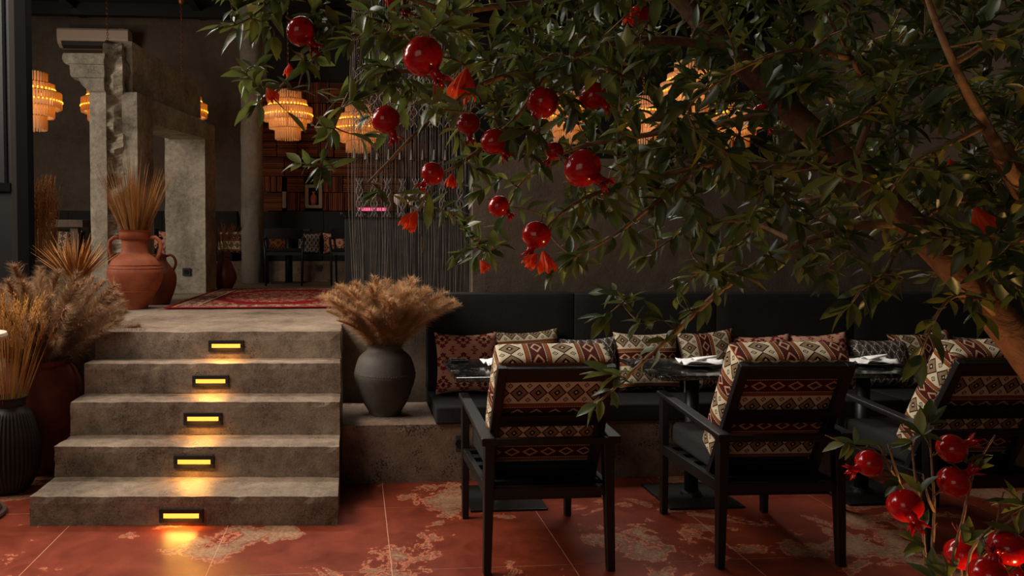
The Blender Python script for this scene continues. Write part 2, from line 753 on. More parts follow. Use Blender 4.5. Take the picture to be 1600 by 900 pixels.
# ------------------------------------------------------------------ setting: floor
ZP = .874           # platform level
TW = .806
floor = struct(MB().box(-5.5, 6.6, -3, 11.9, -.12, -.0012).build('floor', M_['grout']))
t = MB()
g = .0018
t.box(g, TW - g, g, TW - g, -.03, 0)
tile_me = t.mesh('tile')
x0, y0 = .157, 3.39
for i in range(-6, 7):
    for j in range(-4, 3):
        o = link('tile', tile_me, M_['tile'], floor, bevel=0)
        o.location = (x0 + i * TW, y0 + j * TW + (0.06 if i < -2 else 0), rnd.uniform(-.0008, 0))

# platform (raised hall floor), three blocks in one mesh
me = rough_box(-1.65, -.09, 5.075, 4.985, 11.8, .70, ZP, .07, .010, .002)
platform = struct(link('platform', me, M_['step']))
struct(link('platform', rough_box(-5.5, -1.58, 5.42, 5.42, 11.8, 0, ZP - .003, .2, .006), M_['platform']))
struct(link('platform', rough_box(-.15, 6.6, 5.46, 5.46, 11.8, 0, ZP - .003, .2, .006), M_['platform']))

# staircase
stair = thing('staircase', 'wide staircase of raw grey concrete steps up to the platform', 'stairs', (-.87, 4.5, 0))
tops = [0, .151, .320, .514, .700]
fr = [(4.07, 3.952), (4.40, 4.273), (4.648, 4.54), (4.895, 4.792)]
for k in range(4):
    me = rough_box(-1.655, -.09, fr[k][0], fr[k][1], 5.4, tops[k], tops[k + 1] - .0005, .045, .007, .0025)
    me.transform(Matrix.Translation(-stair.location))
    link('step', me, M_['step'], stair)
fr.append((5.075, 4.985))
tops.append(ZP)

# recessed step lights
SL = ['bottom', 'second lowest', 'middle', 'second highest', 'top']
for k in range(5):
    xc = -.885 if k < 4 else -.82
    tf = (xc + 1.65) / 1.56
    yf = fr[k][0] + (fr[k][1] - fr[k][0]) * tf
    rz = math.atan2(fr[k][1] - fr[k][0], 1.56)
    zc = [.052, .236, .415, .59, .782][k]
    L = thing('step_light', 'glowing amber recessed light with black frame in the %s riser' % SL[k], 'light', (xc, yf - .004, zc), rz, 'amber lights set in the stair risers')
    f = MB()
    W, H, w, h = .112, .035, .090, .012
    f.box(-W, W, -.005, .006, h, H).box(-W, W, -.005, .006, -H, -h).box(-W, -w, -.005, .006, -h, h).box(w, W, -.005, .006, -h, h)
    f.build('frame', M_['steel'], L, bevel=.002)
    MB().box(-w, w, -.003, .006, -h, h).build('lens', M_['lens'], L)
    ld = bpy.data.lights.new('step_lamp', 'AREA')
    ld.shape = 'RECTANGLE'
    ld.size, ld.size_y, ld.energy, ld.color = .15, .012, 1.25, (1.0, .45, .07)
    ld.spread = PI
    lo = bpy.data.objects.new('lamp', ld)
    sc.collection.objects.link(lo)
    lo.parent = L
    lo.location = (0, -.020, .004)
    lo.rotation_euler = (math.radians(-38), 0, 0)

# bench plinth, partition wall behind the bench
plinth = tag(link('bench_plinth', rough_box(-.086, 6.4, 4.63, 4.615, 5.285, 0, .35, .06, .006, .002), M_['plinth']),
             'long low pitted concrete plinth under the charcoal banquette', 'plinth')
pw = rough_box(.80, 6.4, 5.30, 5.30, 5.45, 0, 2.02, .09, .006, .003)
struct(link('wall_bench', pw, M_['plaster']))

# back walls and ceiling, right wall
def uneven_wall(x0, x1, y, z0, z1, amp=.03, step=.16):
    b = MB()
    nx, nz = int((x1 - x0) / step), int((z1 - z0) / step)
    for i in range(nx + 1):
        for k in range(nz + 1):
            x, z = x0 + (x1 - x0) * i / nx, z0 + (z1 - z0) * k / nz
            b.v.append((x, y + amp * fbm((x, 0, z), 1.3, 4), z))
    for i in range(nx):
        for k in range(nz):
            a = i * (nz + 1) + k
            b.f.append((a, a + nz + 1, a + nz + 2, a + 1))
    n0 = len(b.v)
    b.box(x0, x1, y + .1, y + .2, z0, z1)
    return b
struct(uneven_wall(-5.5, -1.3, 11.84, ZP, 4.75, .10, .10).build('wall_back', M_['backwall'], smooth=True))
struct(MB().box(-1.3, 6.6, 11.78, 11.95, ZP, 4.75).build('wall_back_tiled', M_['ceiling']))
struct(MB().box(6.6, 6.75, -3, 11.9, 0, 4.75).build('wall_right', M_['plaster']))
struct(MB().box(-5.6, -5.5, 5.6, 11.9, 0, 4.75).build('wall_left', M_['backwall']))
ceil = struct(MB().box(-5.5, 6.6, 3.0, 11.9, 4.75, 4.9).build('ceiling', M_['ceiling']))
for y in (6.2, 7.6, 9.0, 10.3, 11.3):
    MB().box(-5.5, 6.6, y - .06, y + .06, 4.58, 4.75).build('beam', M_['steel'], ceil)
for x in (-3.9, -2.2, -.4, 1.6, 3.6):
    MB().box(x - .05, x + .05, 5.0, 11.7, 4.66, 4.75).build('joist', M_['steel'], ceil)
# ------------------------------------------------------------------ steel and glass partition at the left
part = thing('steel_partition', 'black steel framed glass partition at the far left edge', 'partition', (-2.8, 5.7, ZP))
px0, px1 = -3.7, -2.27
MB().box(.45, .53, -.05, .05, 0, 3.7).build('post', M_['frame_steel'], part, bevel=.003)
MB().box(.40, .45, -.02, .02, 0, 3.7).build('inner_post', M_['frame_grey'], part, bevel=.002)
MB().box(-.9, .40, -.03, .03, .92, .98).build('rail', M_['frame_steel'], part)
MB().box(-.9, .40, -.03, .03, 0, .07).build('rail', M_['frame_steel'], part)
MB().box(-.9, .40, -.03, .03, 3.62, 3.70).build('rail', M_['frame_steel'], part)
MB().box(-.9, .40, -.006, .006, .07, .92).build('pane', M_['glass'], part)
MB().box(-.9, .40, -.006, .006, .98, 3.62).build('pane', M_['glass'], part)
MB().box(.355, .375, -.018, .018, .98, 3.62).build('glazing_bead', M_['frame_steel'], part)

# ------------------------------------------------------------------ ruined stone portal
portal = thing('stone_portal', 'ruined stone portal with moulded capital and broken core beside the terracotta amphora', 'portal', (-1.8, 7.2, ZP))


def rough_prism(poly, z0, z1, n, amp, freq, seed=0, wob=None):
    """vertical shaft whose outline is subdivided and jittered"""
    b = MB()
    pts = []
    m_ = len(poly)
    for i in range(m_):
        p, q = Vector(poly[i]), Vector(poly[(i + 1) % m_])
        k = max(1, int((q - p).length / .05))
        for j in range(k):
            pts.append(p.lerp(q, j / k))
    c = sum(pts, Vector((0, 0))) / len(pts)
    L = len(pts)
    for k in range(n + 1):
        z = z0 + (z1 - z0) * k / n
        for p in pts:
            d = (p - c).normalized()
            a = amp * fbm((p.x + seed, p.y, z), freq, 3)
            q = p + d * a
            zz = z + (0 if k < n else amp * 2.5 * fbm((p.x + seed, p.y, 0), freq * .6, 2))
            b.v.append((q.x - portal.location.x, q.y - portal.location.y, zz - portal.location.z))
    for k in range(n):
        for i in range(L):
            j = (i + 1) % L
            b.f.append((k * L + i, k * L + j, (k + 1) * L + j, (k + 1) * L + i))
    b.f.append(tuple(range(L))[::-1])
    b.f.append(tuple(n * L + i for i in range(L)))
    return b


NX = [at(u, 200, 7.2).x for u in (140, 167, 190, 214)]          # near jamb: shaft, broken core, second shaft
NZ = at(150, 144, 7.2).z
rough_prism([(NX[0], 7.20), (NX[1], 7.18), (NX[1], 7.60), (NX[0], 7.60)], ZP, NZ, 30, .005, 5).build('shaft', M_['stone'], portal)
rough_prism([(NX[1] - .01, 7.205), (NX[2] + .01, 7.205), (NX[2] + .01, 7.60), (NX[1] - .01, 7.60)], ZP, 3.23, 90, .050, 8, 3).build('broken_core', M_['broken'], portal)
rough_prism([(NX[2], 7.21), (NX[3], 7.21), (NX[3] + .04, 7.60), (NX[2], 7.60)], ZP, NZ + .01, 30, .005, 5, 9).build('shaft', M_['stone'], portal)
CZ = [NZ + .003, at(150, 122, 7.2).z, at(150, 101, 7.2).z, at(150, 84, 7.2).z]
CXL = [at(u, 100, 7.2).x for u in (140, 124, 113, 111, 105, 102)]
for q in range(3):
    b = MB()
    n = 8
    xr = NX[1] - .006
    for k in range(n + 1):
        f = k / n
        xl = CXL[2 * q] + (CXL[2 * q + 1] - CXL[2 * q]) * (f ** .8) - .012 * math.sin(f * PI) * (1 if q else 0)
        z = CZ[q] + (CZ[q + 1] - CZ[q] - .004) * f
        for j in range(9):
            y = 7.17 + .42 * j / 8
            for x in (xl, xr):
                a = .010 * fbm((x, y, z), 11, 3)
                b.v.append((x + a + 1.8, y + a - 7.2, z + a * .6 - ZP))
    for k in range(n):
        for j in range(8):
            for s_ in (0, 1):
                i = (k * 9 + j) * 2 + s_
                b.f.append((i, i + 2, i + 20, i + 18))
        for j in (0, 8):
            i = (k * 9 + j) * 2
            b.f.append((i, i + 1, i + 19, i + 18))
    for k in (0, n):
        for j in range(8):
            i = (k * 9 + j) * 2
            b.f.append((i, i + 1, i + 3, i + 2))
    b.build('capital_moulding', M_['stone'], portal)


def beam(name, y0, y1, xa, xb, th, z0, z1a, z1b, amp, mat):
    b = MB()
    n = 34
    for k in range(n + 1):
        f = k / n
        y = y0 + (y1 - y0) * f
        zt = z1a + (z1b - z1a) * f + amp * fbm((0, y, 3), 2.6, 3)
        xr = xa + (xb - xa) * f
        for x, z in ((xr, z0), (xr, zt), (xr - th, zt + amp * .4 * fbm((1, y, 0), 3, 2)), (xr - th, z0)):
            a = .006 * fbm((x, y, z), 5, 2)
            b.v.append((x + a + 1.8, y - 7.2, z + a - ZP))
    for k in range(n):
        for i in range(4):
            j = (i + 1) % 4
            b.f.append((k * 4 + i, k * 4 + j, k * 4 + 4 + j, k * 4 + 4 + i))
    b.f.append((3, 2, 1, 0))
    b.f.append(tuple(n * 4 + i for i in range(4)))
    return b.build(name, mat, portal)


beam('lintel', 7.60, 8.655, NX[3] + .03, -1.60, .40, 2.55, 2.78, 2.74, .004, M_['stone'])
beam('parapet', 7.34, 8.74, at(205, 110, 7.3).x, at(313, 160, 8.74).x, .22, 2.785, 3.25, 3.12, .045, M_['stone'])
rough_prism([(-2.05, 8.66), (-1.625, 8.66), (-1.57, 8.98), (-2.05, 8.98)], ZP, 2.735, 34, .007, 4, 5).build('far_post', M_['stone'], portal)


def socket(label, loc, w=.085, h=.085, mat='socket'):
    t = thing('wall_socket', label, 'socket', loc)
    MB().box(-w / 2, w / 2, -.012, 0, -h / 2, h / 2).build('plate', M_[mat], t, bevel=.003)
    b = MB()
    b.lathe([(.026, 0), (.026, .004), (.019, .004), (.019, .001)], 16)
    o = b.build('outlet', M_['steel'], t)
    o.rotation_euler = (PI / 2, 0, 0)
    o.location = (0, -.012, 0)
    return t


socket('dark square wall socket low on the far stone post', (-1.83, 8.655, 1.11))
socket('grey wall socket on the concrete base under the far banquette', (-.51, 10.985, 1.07))
socket('cream wall socket on the wall above the air conditioner', (-3.36, 11.68, 4.47), .08, .08, 'acbody')
socket('small dark socket on the bench plinth behind the leftmost armchair', (.62, 4.618, .235), .05, .1)

# ------------------------------------------------------------------ round stone column
colm = tag(None or thing('stone_column', 'round grey stone column rising left of the tiled wall', 'column', (-1.405, 10.86, ZP)), None, None)
b = MB()
nz_, na = 60, 28
for k in range(nz_ + 1):
    z = (4.75 - ZP) * k / nz_
    for a in range(na):
        t_ = 2 * PI * a / na
        r = .148 + .012 * fbm((math.cos(t_) * .9, math.sin(t_) * .9, z * 1.5), 3.2, 3)
        b.v.append((r * math.cos(t_), r * math.sin(t_), z))
for k in range(nz_):
    for a in range(na):
        b.f.append((k * na + a, k * na + (a + 1) % na, (k + 1) * na + (a + 1) % na, (k + 1) * na + a))
b.build('shaft', M_['column'], colm, smooth=True)

# ------------------------------------------------------------------ wall of stacked terracotta tiles (far)
tw = thing('stacked_tile_wall', 'far wall of thin terracotta tiles stacked in upright and flat blocks', 'tile wall', (-1.2, 11.75, ZP))
rr = random.Random(11)


def stack_block(x0, x1, z0, z1, vertical, name='tile_stack'):
    b = MB()
    L = (x1 - x0) if vertical else (z1 - z0)
    n = max(3, int(L / .026))
    for i in range(n):
        a, c = i / n * L, (i + .8) / n * L
        d = rr.uniform(0, .035)
        sk = rr.uniform(-.006, .006)
        if vertical:
            b.hexa([(x0 + a, -.09 - d, z0), (x0 + c, -.09 - d, z0), (x0 + c, 0, z0), (x0 + a, 0, z0),
                    (x0 + a + sk, -.09 - d, z1), (x0 + c + sk, -.09 - d, z1), (x0 + c + sk, 0, z1), (x0 + a + sk, 0, z1)])
        else:
            b.box(x0, x1, -.09 - d, 0, z0 + a, z0 + c)
    return tag(b.build(name, M_['stack'], tw), None, None, None, 'stuff')


z = 1.02
row = 0
niche = (-.74 + 1.2, -.48 + 1.2, 1.045, 1.41)
while z < 2.75:
    hh = rr.uniform(.22, .34)
    x = -.17
    while x < (1.9 if True else 0):
        ww = rr.uniform(.22, .42)
        xa, xb = x, x + ww - .012
        # keep the niche and the narrow slot clear
        for (n0, n1, m0, m1) in (niche, (.13, .2, 1.05, 1.30)):
            if z < m1 and z + hh > m0 and xb > n0 and xa < n1:
                if xa < n0 - .06:
                    stack_block(xa, n0 - .004, z, z + hh - .012, rr.random() < .5)
                xa = n1 + .004
        if xb > xa + .05:
            stack_block(xa, xb, z, z + hh - .012, rr.random() < .5)
        x += ww
    z += hh
fz = ZP
nm = thing('wall_niche', 'pale framed niche in the far tiled wall holding a small vase', 'niche', (-.61, 11.64, 1.93))
f = MB()
f.box(-.125, .125, -.02, .1, 0, .045).box(-.125, .125, -.02, .1, .30, .345).box(-.125, -.075, -.02, .1, .045, .30).box(.075, .125, -.02, .1, .045, .30)
f.build('frame', M_['niche'], nm)
MB().box(-.075, .075, .08, .1, .045, .30).build('back_panel', M_['ceiling'], nm)
nv = thing('niche_vase', 'small terracotta vase standing in the framed wall niche', 'vase', (-.61, 11.67, 1.975))
MB().lathe([(.03, 0), (.045, .04), (.05, .09), (.045, .13), (.022, .16), (.02, .18), (.028, .20)], 20).build('body', M_['terra'], nv, smooth=True)
sl = tag(MB().box(-1.065, -1.01, 11.60, 11.7, 1.93, 2.17).build('wall_slot', M_['niche']), 'narrow upright pale plaster strip in the far tiled wall', 'trim')

# ------------------------------------------------------------------ generic soft things
def pillow_mesh(w, h, t, su=0, sv=0, n=18, seed=0):
    b = MB()
    for side in (1, -1):
        base = len(b.v)
        for i in range(n + 1):
            for j in range(n + 1):
                x, y = -1 + 2 * i / n, -1 + 2 * j / n
                e = max(0, (1 - x ** 4)) ** .55 * max(0, (1 - y ** 4)) ** .55
                pin = 1 - .09 * (1 - abs(y) ** 2) * abs(x) ** 3
                pin2 = 1 - .11 * (1 - abs(x) ** 2) * abs(y) ** 3
                z = side * (t / 2 * e + .002) + .006 * fbm((x * 2 + seed, y * 2, side), 1.2, 2) * e
                b.v.append((x * w / 2 * pin, z, y * h / 2 * pin2))
        for i in range(n):
            for j in range(n):
                a = base + i * (n + 1) + j
                ids = (a, a + n + 1, a + n + 2, a + 1)
                uv = [((i + p) / n * w + su, (j + q) / n * h + sv) for p, q in ((0, 0), (1, 0), (1, 1), (0, 1))]
                b.quad(ids, uv)
    # rim
    N1 = (n + 1) ** 2
    ring = [i * (n + 1) for i in range(n + 1)] + [n * (n + 1) + j for j in range(1, n + 1)] + [i * (n + 1) + n for i in range(n - 1, -1, -1)] + [j for j in range(n - 1, 0, -1)]
    for k in range(len(ring)):
        a, c = ring[k], ring[(k + 1) % len(ring)]
        b.quad((a, c, c + N1, a + N1), [(0, 0)] * 4)
    return b.mesh('pillow')


def pillow(label, x, y, zb, w, h, t, mat, lean=.25, turn=0, tilt=0, su=0, sv=0, group='scatter cushions along the banquette'):
    o = link('cushion', pillow_mesh(w, h, t, su, sv, 18, x), M_[mat], smooth=True)
    M = Matrix.Translation((x, y, zb)) @ Matrix.Rotation(turn, 4, 'Z') @ Matrix.Rotation(-lean, 4, 'X') @ Matrix.Translation((0, 0, h / 2)) @ Matrix.Rotation(tilt, 4, 'Y')
    o.matrix_world = M
    return tag(o, label, 'cushion', group)


def soft_box(x0, x1, y0, y1, z0, z1, r=.03):
    b = MB().box(x0, x1, y0, y1, z0, z1)
    return b


def cushion_box(name, label, cat, group, x0, x1, y0, y1, z0, z1, lean=0, mat='sofa', puff=.012):
    bm = bmesh.new()
    b = MB().box(x0, x1, y0, y1, z0, z1)
    me = b.mesh(name)
    bm.from_mesh(me)
    bmesh.ops.subdivide_edges(bm, edges=bm.edges[:], cuts=7, use_grid_fill=True)
    c = Vector(((x0 + x1) / 2, (y0 + y1) / 2, (z0 + z1) / 2))
    h = Vector(((x1 - x0) / 2, (y1 - y0) / 2, (z1 - z0) / 2))
    for v in bm.verts:
        d = v.co - c
        q = Vector((d.x / h.x, d.y / h.y, d.z / h.z))
        e = [(1 - q[(i + 1) % 3] ** 4) * (1 - q[(i + 2) % 3] ** 4) for i in range(3)]
        for i in range(3):
            if abs(q[i]) > .999:
                v.co[i] += math.copysign(puff * (e[i] - .5), q[i])
        if lean:
            v.co.y += (v.co.z - z0) * lean
    bm.to_mesh(me)
    bm.free()
    o = link(name, me, M_[mat], smooth=False, bevel=.012)
    for p in me.polygons:
        p.use_smooth = True
    return tag(o, label, cat, group)


# ------------------------------------------------------------------ banquette by the plinth
ordl = ['at the left end of the bench by the grey vase', 'second from the left end of the bench', 'third from the left end of the bench',
        'fourth from the left end of the bench', 'fifth from the left end of the bench', 'at the right end of the bench outside']
for k in range(6):
    xa = .478 + .984 * k
    cushion_box('bench_back_cushion', 'charcoal fabric back cushion %s' % ordl[k], 'back cushion', 'charcoal back cushions of the banquette', xa + .003, xa + .981, 5.125, 5.285, .452, 1.095 - .004 * k)
    cushion_box('bench_seat_cushion', 'charcoal fabric seat cushion %s' % ordl[k], 'seat cushion', 'charcoal seat cushions of the banquette', xa + .003, xa + .981, 4.615, 5.275, .352, .452, puff=.006)

pillow('pink kilim cushion with dark red lozenges at the left end of the bench', .725, 5.00, .452, .42, .405, .13, 'pink', .22, .0, 0, .03, .02)
pillow('striped kilim cushion behind the leftmost armchair, next to the pink one', 1.14, 4.99, .452, .44, .42, .13, 'kilim', .24, .02, -.05, .02, .165)
pillow('grey patterned cushion behind the leftmost armchair, right of a striped one', 1.54, 4.98, .452, .40, .37, .13, 'grey', .25, -.02, -.04)
pillow('upright cushion with level kilim bands, just right of the grey one', 1.925, 4.97, .452, .44, .40, .15, 'kilim', .22, .0, 0.0, .0, .0)
pillow('kilim cushion with upright bands behind the middle table', 2.345, 4.97, .452, .42, .41, .14, 'kilim_turned', .24, .03, -.06, .05, .08)
pillow('left one of two pink kilim cushions behind the middle armchair', 2.74, 4.98, .452, .42, .375, .13, 'pink', .26, .02, -.03, .05, .05)
pillow('right one of two pink kilim cushions behind the middle armchair', 3.14, 4.99, .452, .42, .38, .13, 'pink', .25, -.03, -.05, .0, .1)
pillow('grey lattice cushion behind the right table', 3.555, 4.98, .452, .44, .34, .14, 'grey', .24, .0, 0, .01, .02)
pillow('kilim cushion with tan lozenges leaning above the right armchair', 3.88, 4.99, .452, .46, .385, .13, 'kilim_turned', .24, .0, -.08, .0, .03)
pillow('grey lattice cushion behind the rightmost armchair at the tree trunk', 4.30, 4.99, .452, .42, .35, .13, 'grey', .25, .0, .02, .04, 0)

# ------------------------------------------------------------------ bistro tables
TL = ['leftmost', 'middle', 'rightmost']
tab = thing('bistro_table', 'black marble topped pedestal table behind the leftmost armchair', 'table', (.82, 4.30, 0), 0, 'black marble bistro tables')
MB().box(-.30, .30, -.30, .32, .715, .74).build('table_top', M_['marble'], tab, bevel=.004)
MB().tube([(0, 0, .03), (0, 0, .70)], .038, 20).build('pedestal', M_['steel'], tab, smooth=True)
MB().lathe([(.06, .012), (.055, .03), (.04, .035)], 20).build('collar', M_['steel'], tab)
MB().box(-.21, .21, -.215, .215, 0, .012).build('base_plate', M_['steel'], tab, bevel=.003)
MB().box(-.14, .14, -.14, .14, .70, .715).build('mount_plate', M_['steel'], tab)
dup(tab, (1.895, 4.25, 0), .0, 'black marble topped pedestal table left of the middle armchair')
dup(tab, (2.90, 4.24, 0), .0, 'black marble topped pedestal table between the middle and right armchairs')

pl = thing('plate', 'dark plate with white napkin beside the leftmost armchair back', 'plate', (.86, 4.36, .741), 0, 'dark plates on the bistro tables')
MB().lathe([(.05, 0), (.06, .003), (.12, .014), (.128, .018), (.125, .020), (.058, .007), (.001, .006)], 32).build('dish', M_['dark_ceramic'], pl, smooth=True)
dup(pl, (1.925, 4.27, .741), 0, 'dark plate with white napkin on the middle table')
dup(pl, (2.93, 4.24, .741), 0, 'dark plate with white napkin on the right table')


def napkin(label, loc, rz):
    o = thing('napkin', label, 'napkin', loc, rz, 'white napkins on the plates')
    r2 = random.Random(int(loc[0] * 100))
    b = MB()
    n, mm = 12, 6
    for i in range(n + 1):
        for j in range(mm + 1):
            u, v = i / n, j / mm - .5
            wd = .05 + .05 * abs(2 * u - 1) ** 1.3
            x = (u - .5) * .21
            zz = .012 + .012 * math.cos(v * 14 + u * 4) + .014 * u + .004 * fbm((u * 3 + loc[0], v * 4, 0), 2, 2)
            b.v.append((x, v * wd * 2 + .01 * math.sin(u * 7), zz))
    for i in range(n):
        for j in range(mm):
            a = i * (mm + 1) + j
            b.f.append((a, a + mm + 1, a + mm + 2, a + 1))
    c = b.build('folded_cloth', M_['white'], o, smooth=True)
    m = c.modifiers.new('solid', 'SOLIDIFY')
    m.thickness = .005
    b = MB()
    for i in range(4):
        for j in range(4):
            u, v = i / 3, j / 3 - .5
            b.v.append(((u - .5) * .13 + .03, v * .09 * (1.1 - u), .030 + .014 * u + .005 * math.sin(v * 9)))
    for i in range(3):
        for j in range(3):
            a = i * 4 + j
            b.f.append((a, a + 4, a + 5, a + 1))
    c = b.build('top_fold', M_['white'], o, smooth=True)
    m = c.modifiers.new('solid', 'SOLIDIFY')
    m.thickness = .005


napkin('folded white napkin peeking out left of the leftmost armchair back', (.835, 4.355, .747), .2)
napkin('folded white napkin on the plate of the middle table', (1.945, 4.265, .747), -.05)
napkin('folded white napkin on the plate of the right table', (2.95, 4.235, .747), .05)
tr = thing('ashtray', 'small black tray on the back left corner of the leftmost table', 'tray', (.60, 4.50, .741))
MB().box(-.05, .05, -.035, .035, 0, .006).box(-.05, .05, -.035, -.030, .006, .018).box(-.05, .05, .030, .035, .006, .018).box(-.05, -.045, -.03, .03, .006, .018).box(.045, .05, -.03, .03, .006, .018).build('body', M_['steel'], tr, bevel=.002)

# ------------------------------------------------------------------ armchairs
def armchair(label, loc, rz, pat, su, sv):
    c = thing('armchair', label, 'armchair', loc, rz, 'black wooden armchairs with kilim backs')
    bw = M_['blackwood']
    for s in (-1, 1):
        MB().bar((s * .272, .335, 0), (s * .272, .345, .625), .034, .036, .04, .05).build('leg', bw, c, bevel=.004)
        MB().bar((s * .275, -.355, 0), (s * .262, -.335, .585), .034, .036, .048, .052).build('leg', bw, c, bevel=.004)
        MB().bar((s * .276, -.395, .592), (s * .276, .385, .640), .062, .026, .052, .024, (1, 0, 0)).build('armrest', bw, c, bevel=.006)
        MB().bar((s * .266, -.33, .355), (s * .272, .34, .345), .028, .052, .028, .052).build('side_rail', bw, c, bevel=.003)
        MB().bar((s * .238, -.165, .36), (s * .232, -.475, .925), .045, .032, .042, .03).build('back_stile', bw, c, bevel=.004)
    MB().bar((-.265, -.338, .355), (.265, -.338, .355), .042, .034, .042, .034, (0, 0, 1)).build('rear_rail', bw, c, bevel=.003)
    MB().bar((-.265, .345, .345), (.265, .345, .345), .05, .03, .05, .03, (0, 0, 1)).build('front_rail', bw, c, bevel=.003)
    MB().bar((-.305, -.378, .585), (.305, -.378, .585), .030, .034, .030, .034, (0, 0, 1)).build('cross_rail', bw, c, bevel=.003)
    ax = Vector((0, -.31, .565)).normalized()
    nrm = Vector((0, .565, .31)).normalized()
    base = Vector((0, -.165, .36))
    for d0, hh in ((.606, .072), (.352, .06), (.052, .055)):
        p = base + ax * d0
        MB().bar(p + Vector((-.217, 0, 0)), p + Vector((.217, 0, 0)), hh, .026, hh, .026, ax).build('back_rail', bw, c, bevel=.003)
    for k in range(5):
        yy = -.22 + .13 * k
        MB().box(-.255, .255, yy - .03, yy + .03, .355, .372).build('seat_slat', bw, c)
    MB().box(-.25, .25, -.30, .335, .305, .354).build('seat_base', bw, c)
    # seat cushion
    b = MB().box(-.235, .235, -.17, .36, .374, .49)
    sm = b.build('seat_cushion', M_['sofa'], c, bevel=.03)
    sm.modifiers['bevel'].segments = 4
    # kilim back cushion in front of the reclined frame
    T, Hc, W = .135, .58, .49
    o0 = base + ax * .075 + nrm * .020
    b = MB()

    def P(x, h, d):
        return o0 + Vector((x, 0, 0)) + ax * h + nrm * d
    rr_ = .022
    nx, nh, nd = 10, 12, 4

    def face(A, B, fn, uvf):
        for i in range(A):
            for j in range(B):
                q = [(i / A, j / B), ((i + 1) / A, j / B), ((i + 1) / A, (j + 1) / B), (i / A, (j + 1) / B)]
                k = len(b.v)
                b.v.extend(tuple(fn(*x)) for x in q)
                b.quad((k, k + 1, k + 2, k + 3), [uvf(*x) for x in q])
    pf = lambda a, e: .022 * (1 - (2 * a - 1) ** 2) * (1 - (2 * e - 1) ** 2)
    X = lambda a: (a - .5) * W
    face(nx, nh, lambda a, e: P(X(a), e * Hc, 0), lambda a, e: (a * W + su, e * Hc + sv))
    face(nx, nh, lambda a, e: P(X(a), e * Hc, T + pf(a, e)), lambda a, e: (a * W + su, e * Hc + sv))
    face(nx, nd, lambda a, e: P(X(a), Hc + .5 * pf(a, e), e * T), lambda a, e: (e * T + .04, a * W + pat))
    face(nx, nd, lambda a, e: P(X(a), 0, e * T), lambda a, e: (a * W, e * T))
    face(nd, nh, lambda a, e: P(-W / 2 - .6 * pf(a, e), e * Hc, a * T), lambda a, e: (a * T + .03, e * Hc + pat * .5 + .06))
    face(nd, nh, lambda a, e: P(W / 2 + .6 * pf(a, e), e * Hc, a * T), lambda a, e: (a * T, e * Hc))
    me = b.mesh('back_cushion')
    bm = bmesh.new()
    bm.from_mesh(me)
    bmesh.ops.remove_doubles(bm, verts=bm.verts, dist=.0005)
    bmesh.ops.recalc_face_normals(bm, faces=bm.faces)
    bm.to_mesh(me)
    bm.free()
    cu = link('back_cushion', me, M_['kilim'], c, True, .018)
    cu.modifiers['bevel'].segments = 3
    cu.modifiers['bevel'].angle_limit = .9
    return c


armchair('black wooden armchair with kilim back cushion, leftmost and nearest the stairs', (.842, 3.672, 0), 0.0, .055, .02, .160)
armchair('black wooden armchair with kilim back cushion, middle one of three', (1.893, 3.648, 0), -.03, .0, .01, .250)
armchair('black wooden armchair with kilim back cushion behind the pomegranate sprigs, rightmost', (2.872, 3.66, 0), -.02, .115, .05, .155)

# ------------------------------------------------------------------ pots and vases
def pot(name, label, loc, prof, mat, n=40, mod=None, group=None, cat='vase'):
    o = thing(name, label, cat, loc, 0, group)
    full = list(prof)
    rim_r, rim_z = full[-1]
    inner = [(rim_r - .012, rim_z), (rim_r - .016, rim_z - .03), (rim_r - .016, rim_z - .08)]
    MB().lathe(full + inner, n, mod=mod).build('body', M_[mat], o, smooth=True)
    return o


def smooth_prof(pts, n=28):
    """Catmull-Rom through (r, z)"""
    out = []
    P = [pts[0]] + pts + [pts[-1]]
    seg = max(2, n // (len(pts) - 1))
    for i in range(1, len(P) - 2):
        for k in range(seg):
            t = k / seg
            q = []
            for d in (0, 1):
                a, b_, c, e = P[i - 1][d], P[i][d], P[i + 1][d], P[i + 2][d]
                q.append(.5 * (2 * b_ + (c - a) * t + (2 * a - 5 * b_ + 4 * c - e) * t * t + (3 * b_ - a - 3 * c + e) * t ** 3))
            out.append((max(.001, q[0]), q[1]))
    out.append(pts[-1])
    return out


# grey vase on the plinth
gv = pot('grey_vase', 'round grey clay vase with rope band, standing on the plinth', (.186, 4.93, .351),
         smooth_prof([(.098, 0), (.108, .025), (.150, .10), (.190, .22), (.192, .275), (.165, .36), (.118, .405), (.108, .425), (.112, .440), (.122, .448)]), 'greyclay', 48)
b = MB()
for k in range(72):
    a = 2 * PI * k / 72
    b.lathe([(.001, -.004), (.005, -.002), (.005, .002), (.001, .004)], 5, (.192 * math.cos(a), .192 * math.sin(a), .262))
b.tube([(.190 * math.cos(2 * PI * k / 48), .190 * math.sin(2 * PI * k / 48), .268) for k in range(49)], .004, 5, False)
b.build('rope_band', M_['greyclay'], gv)

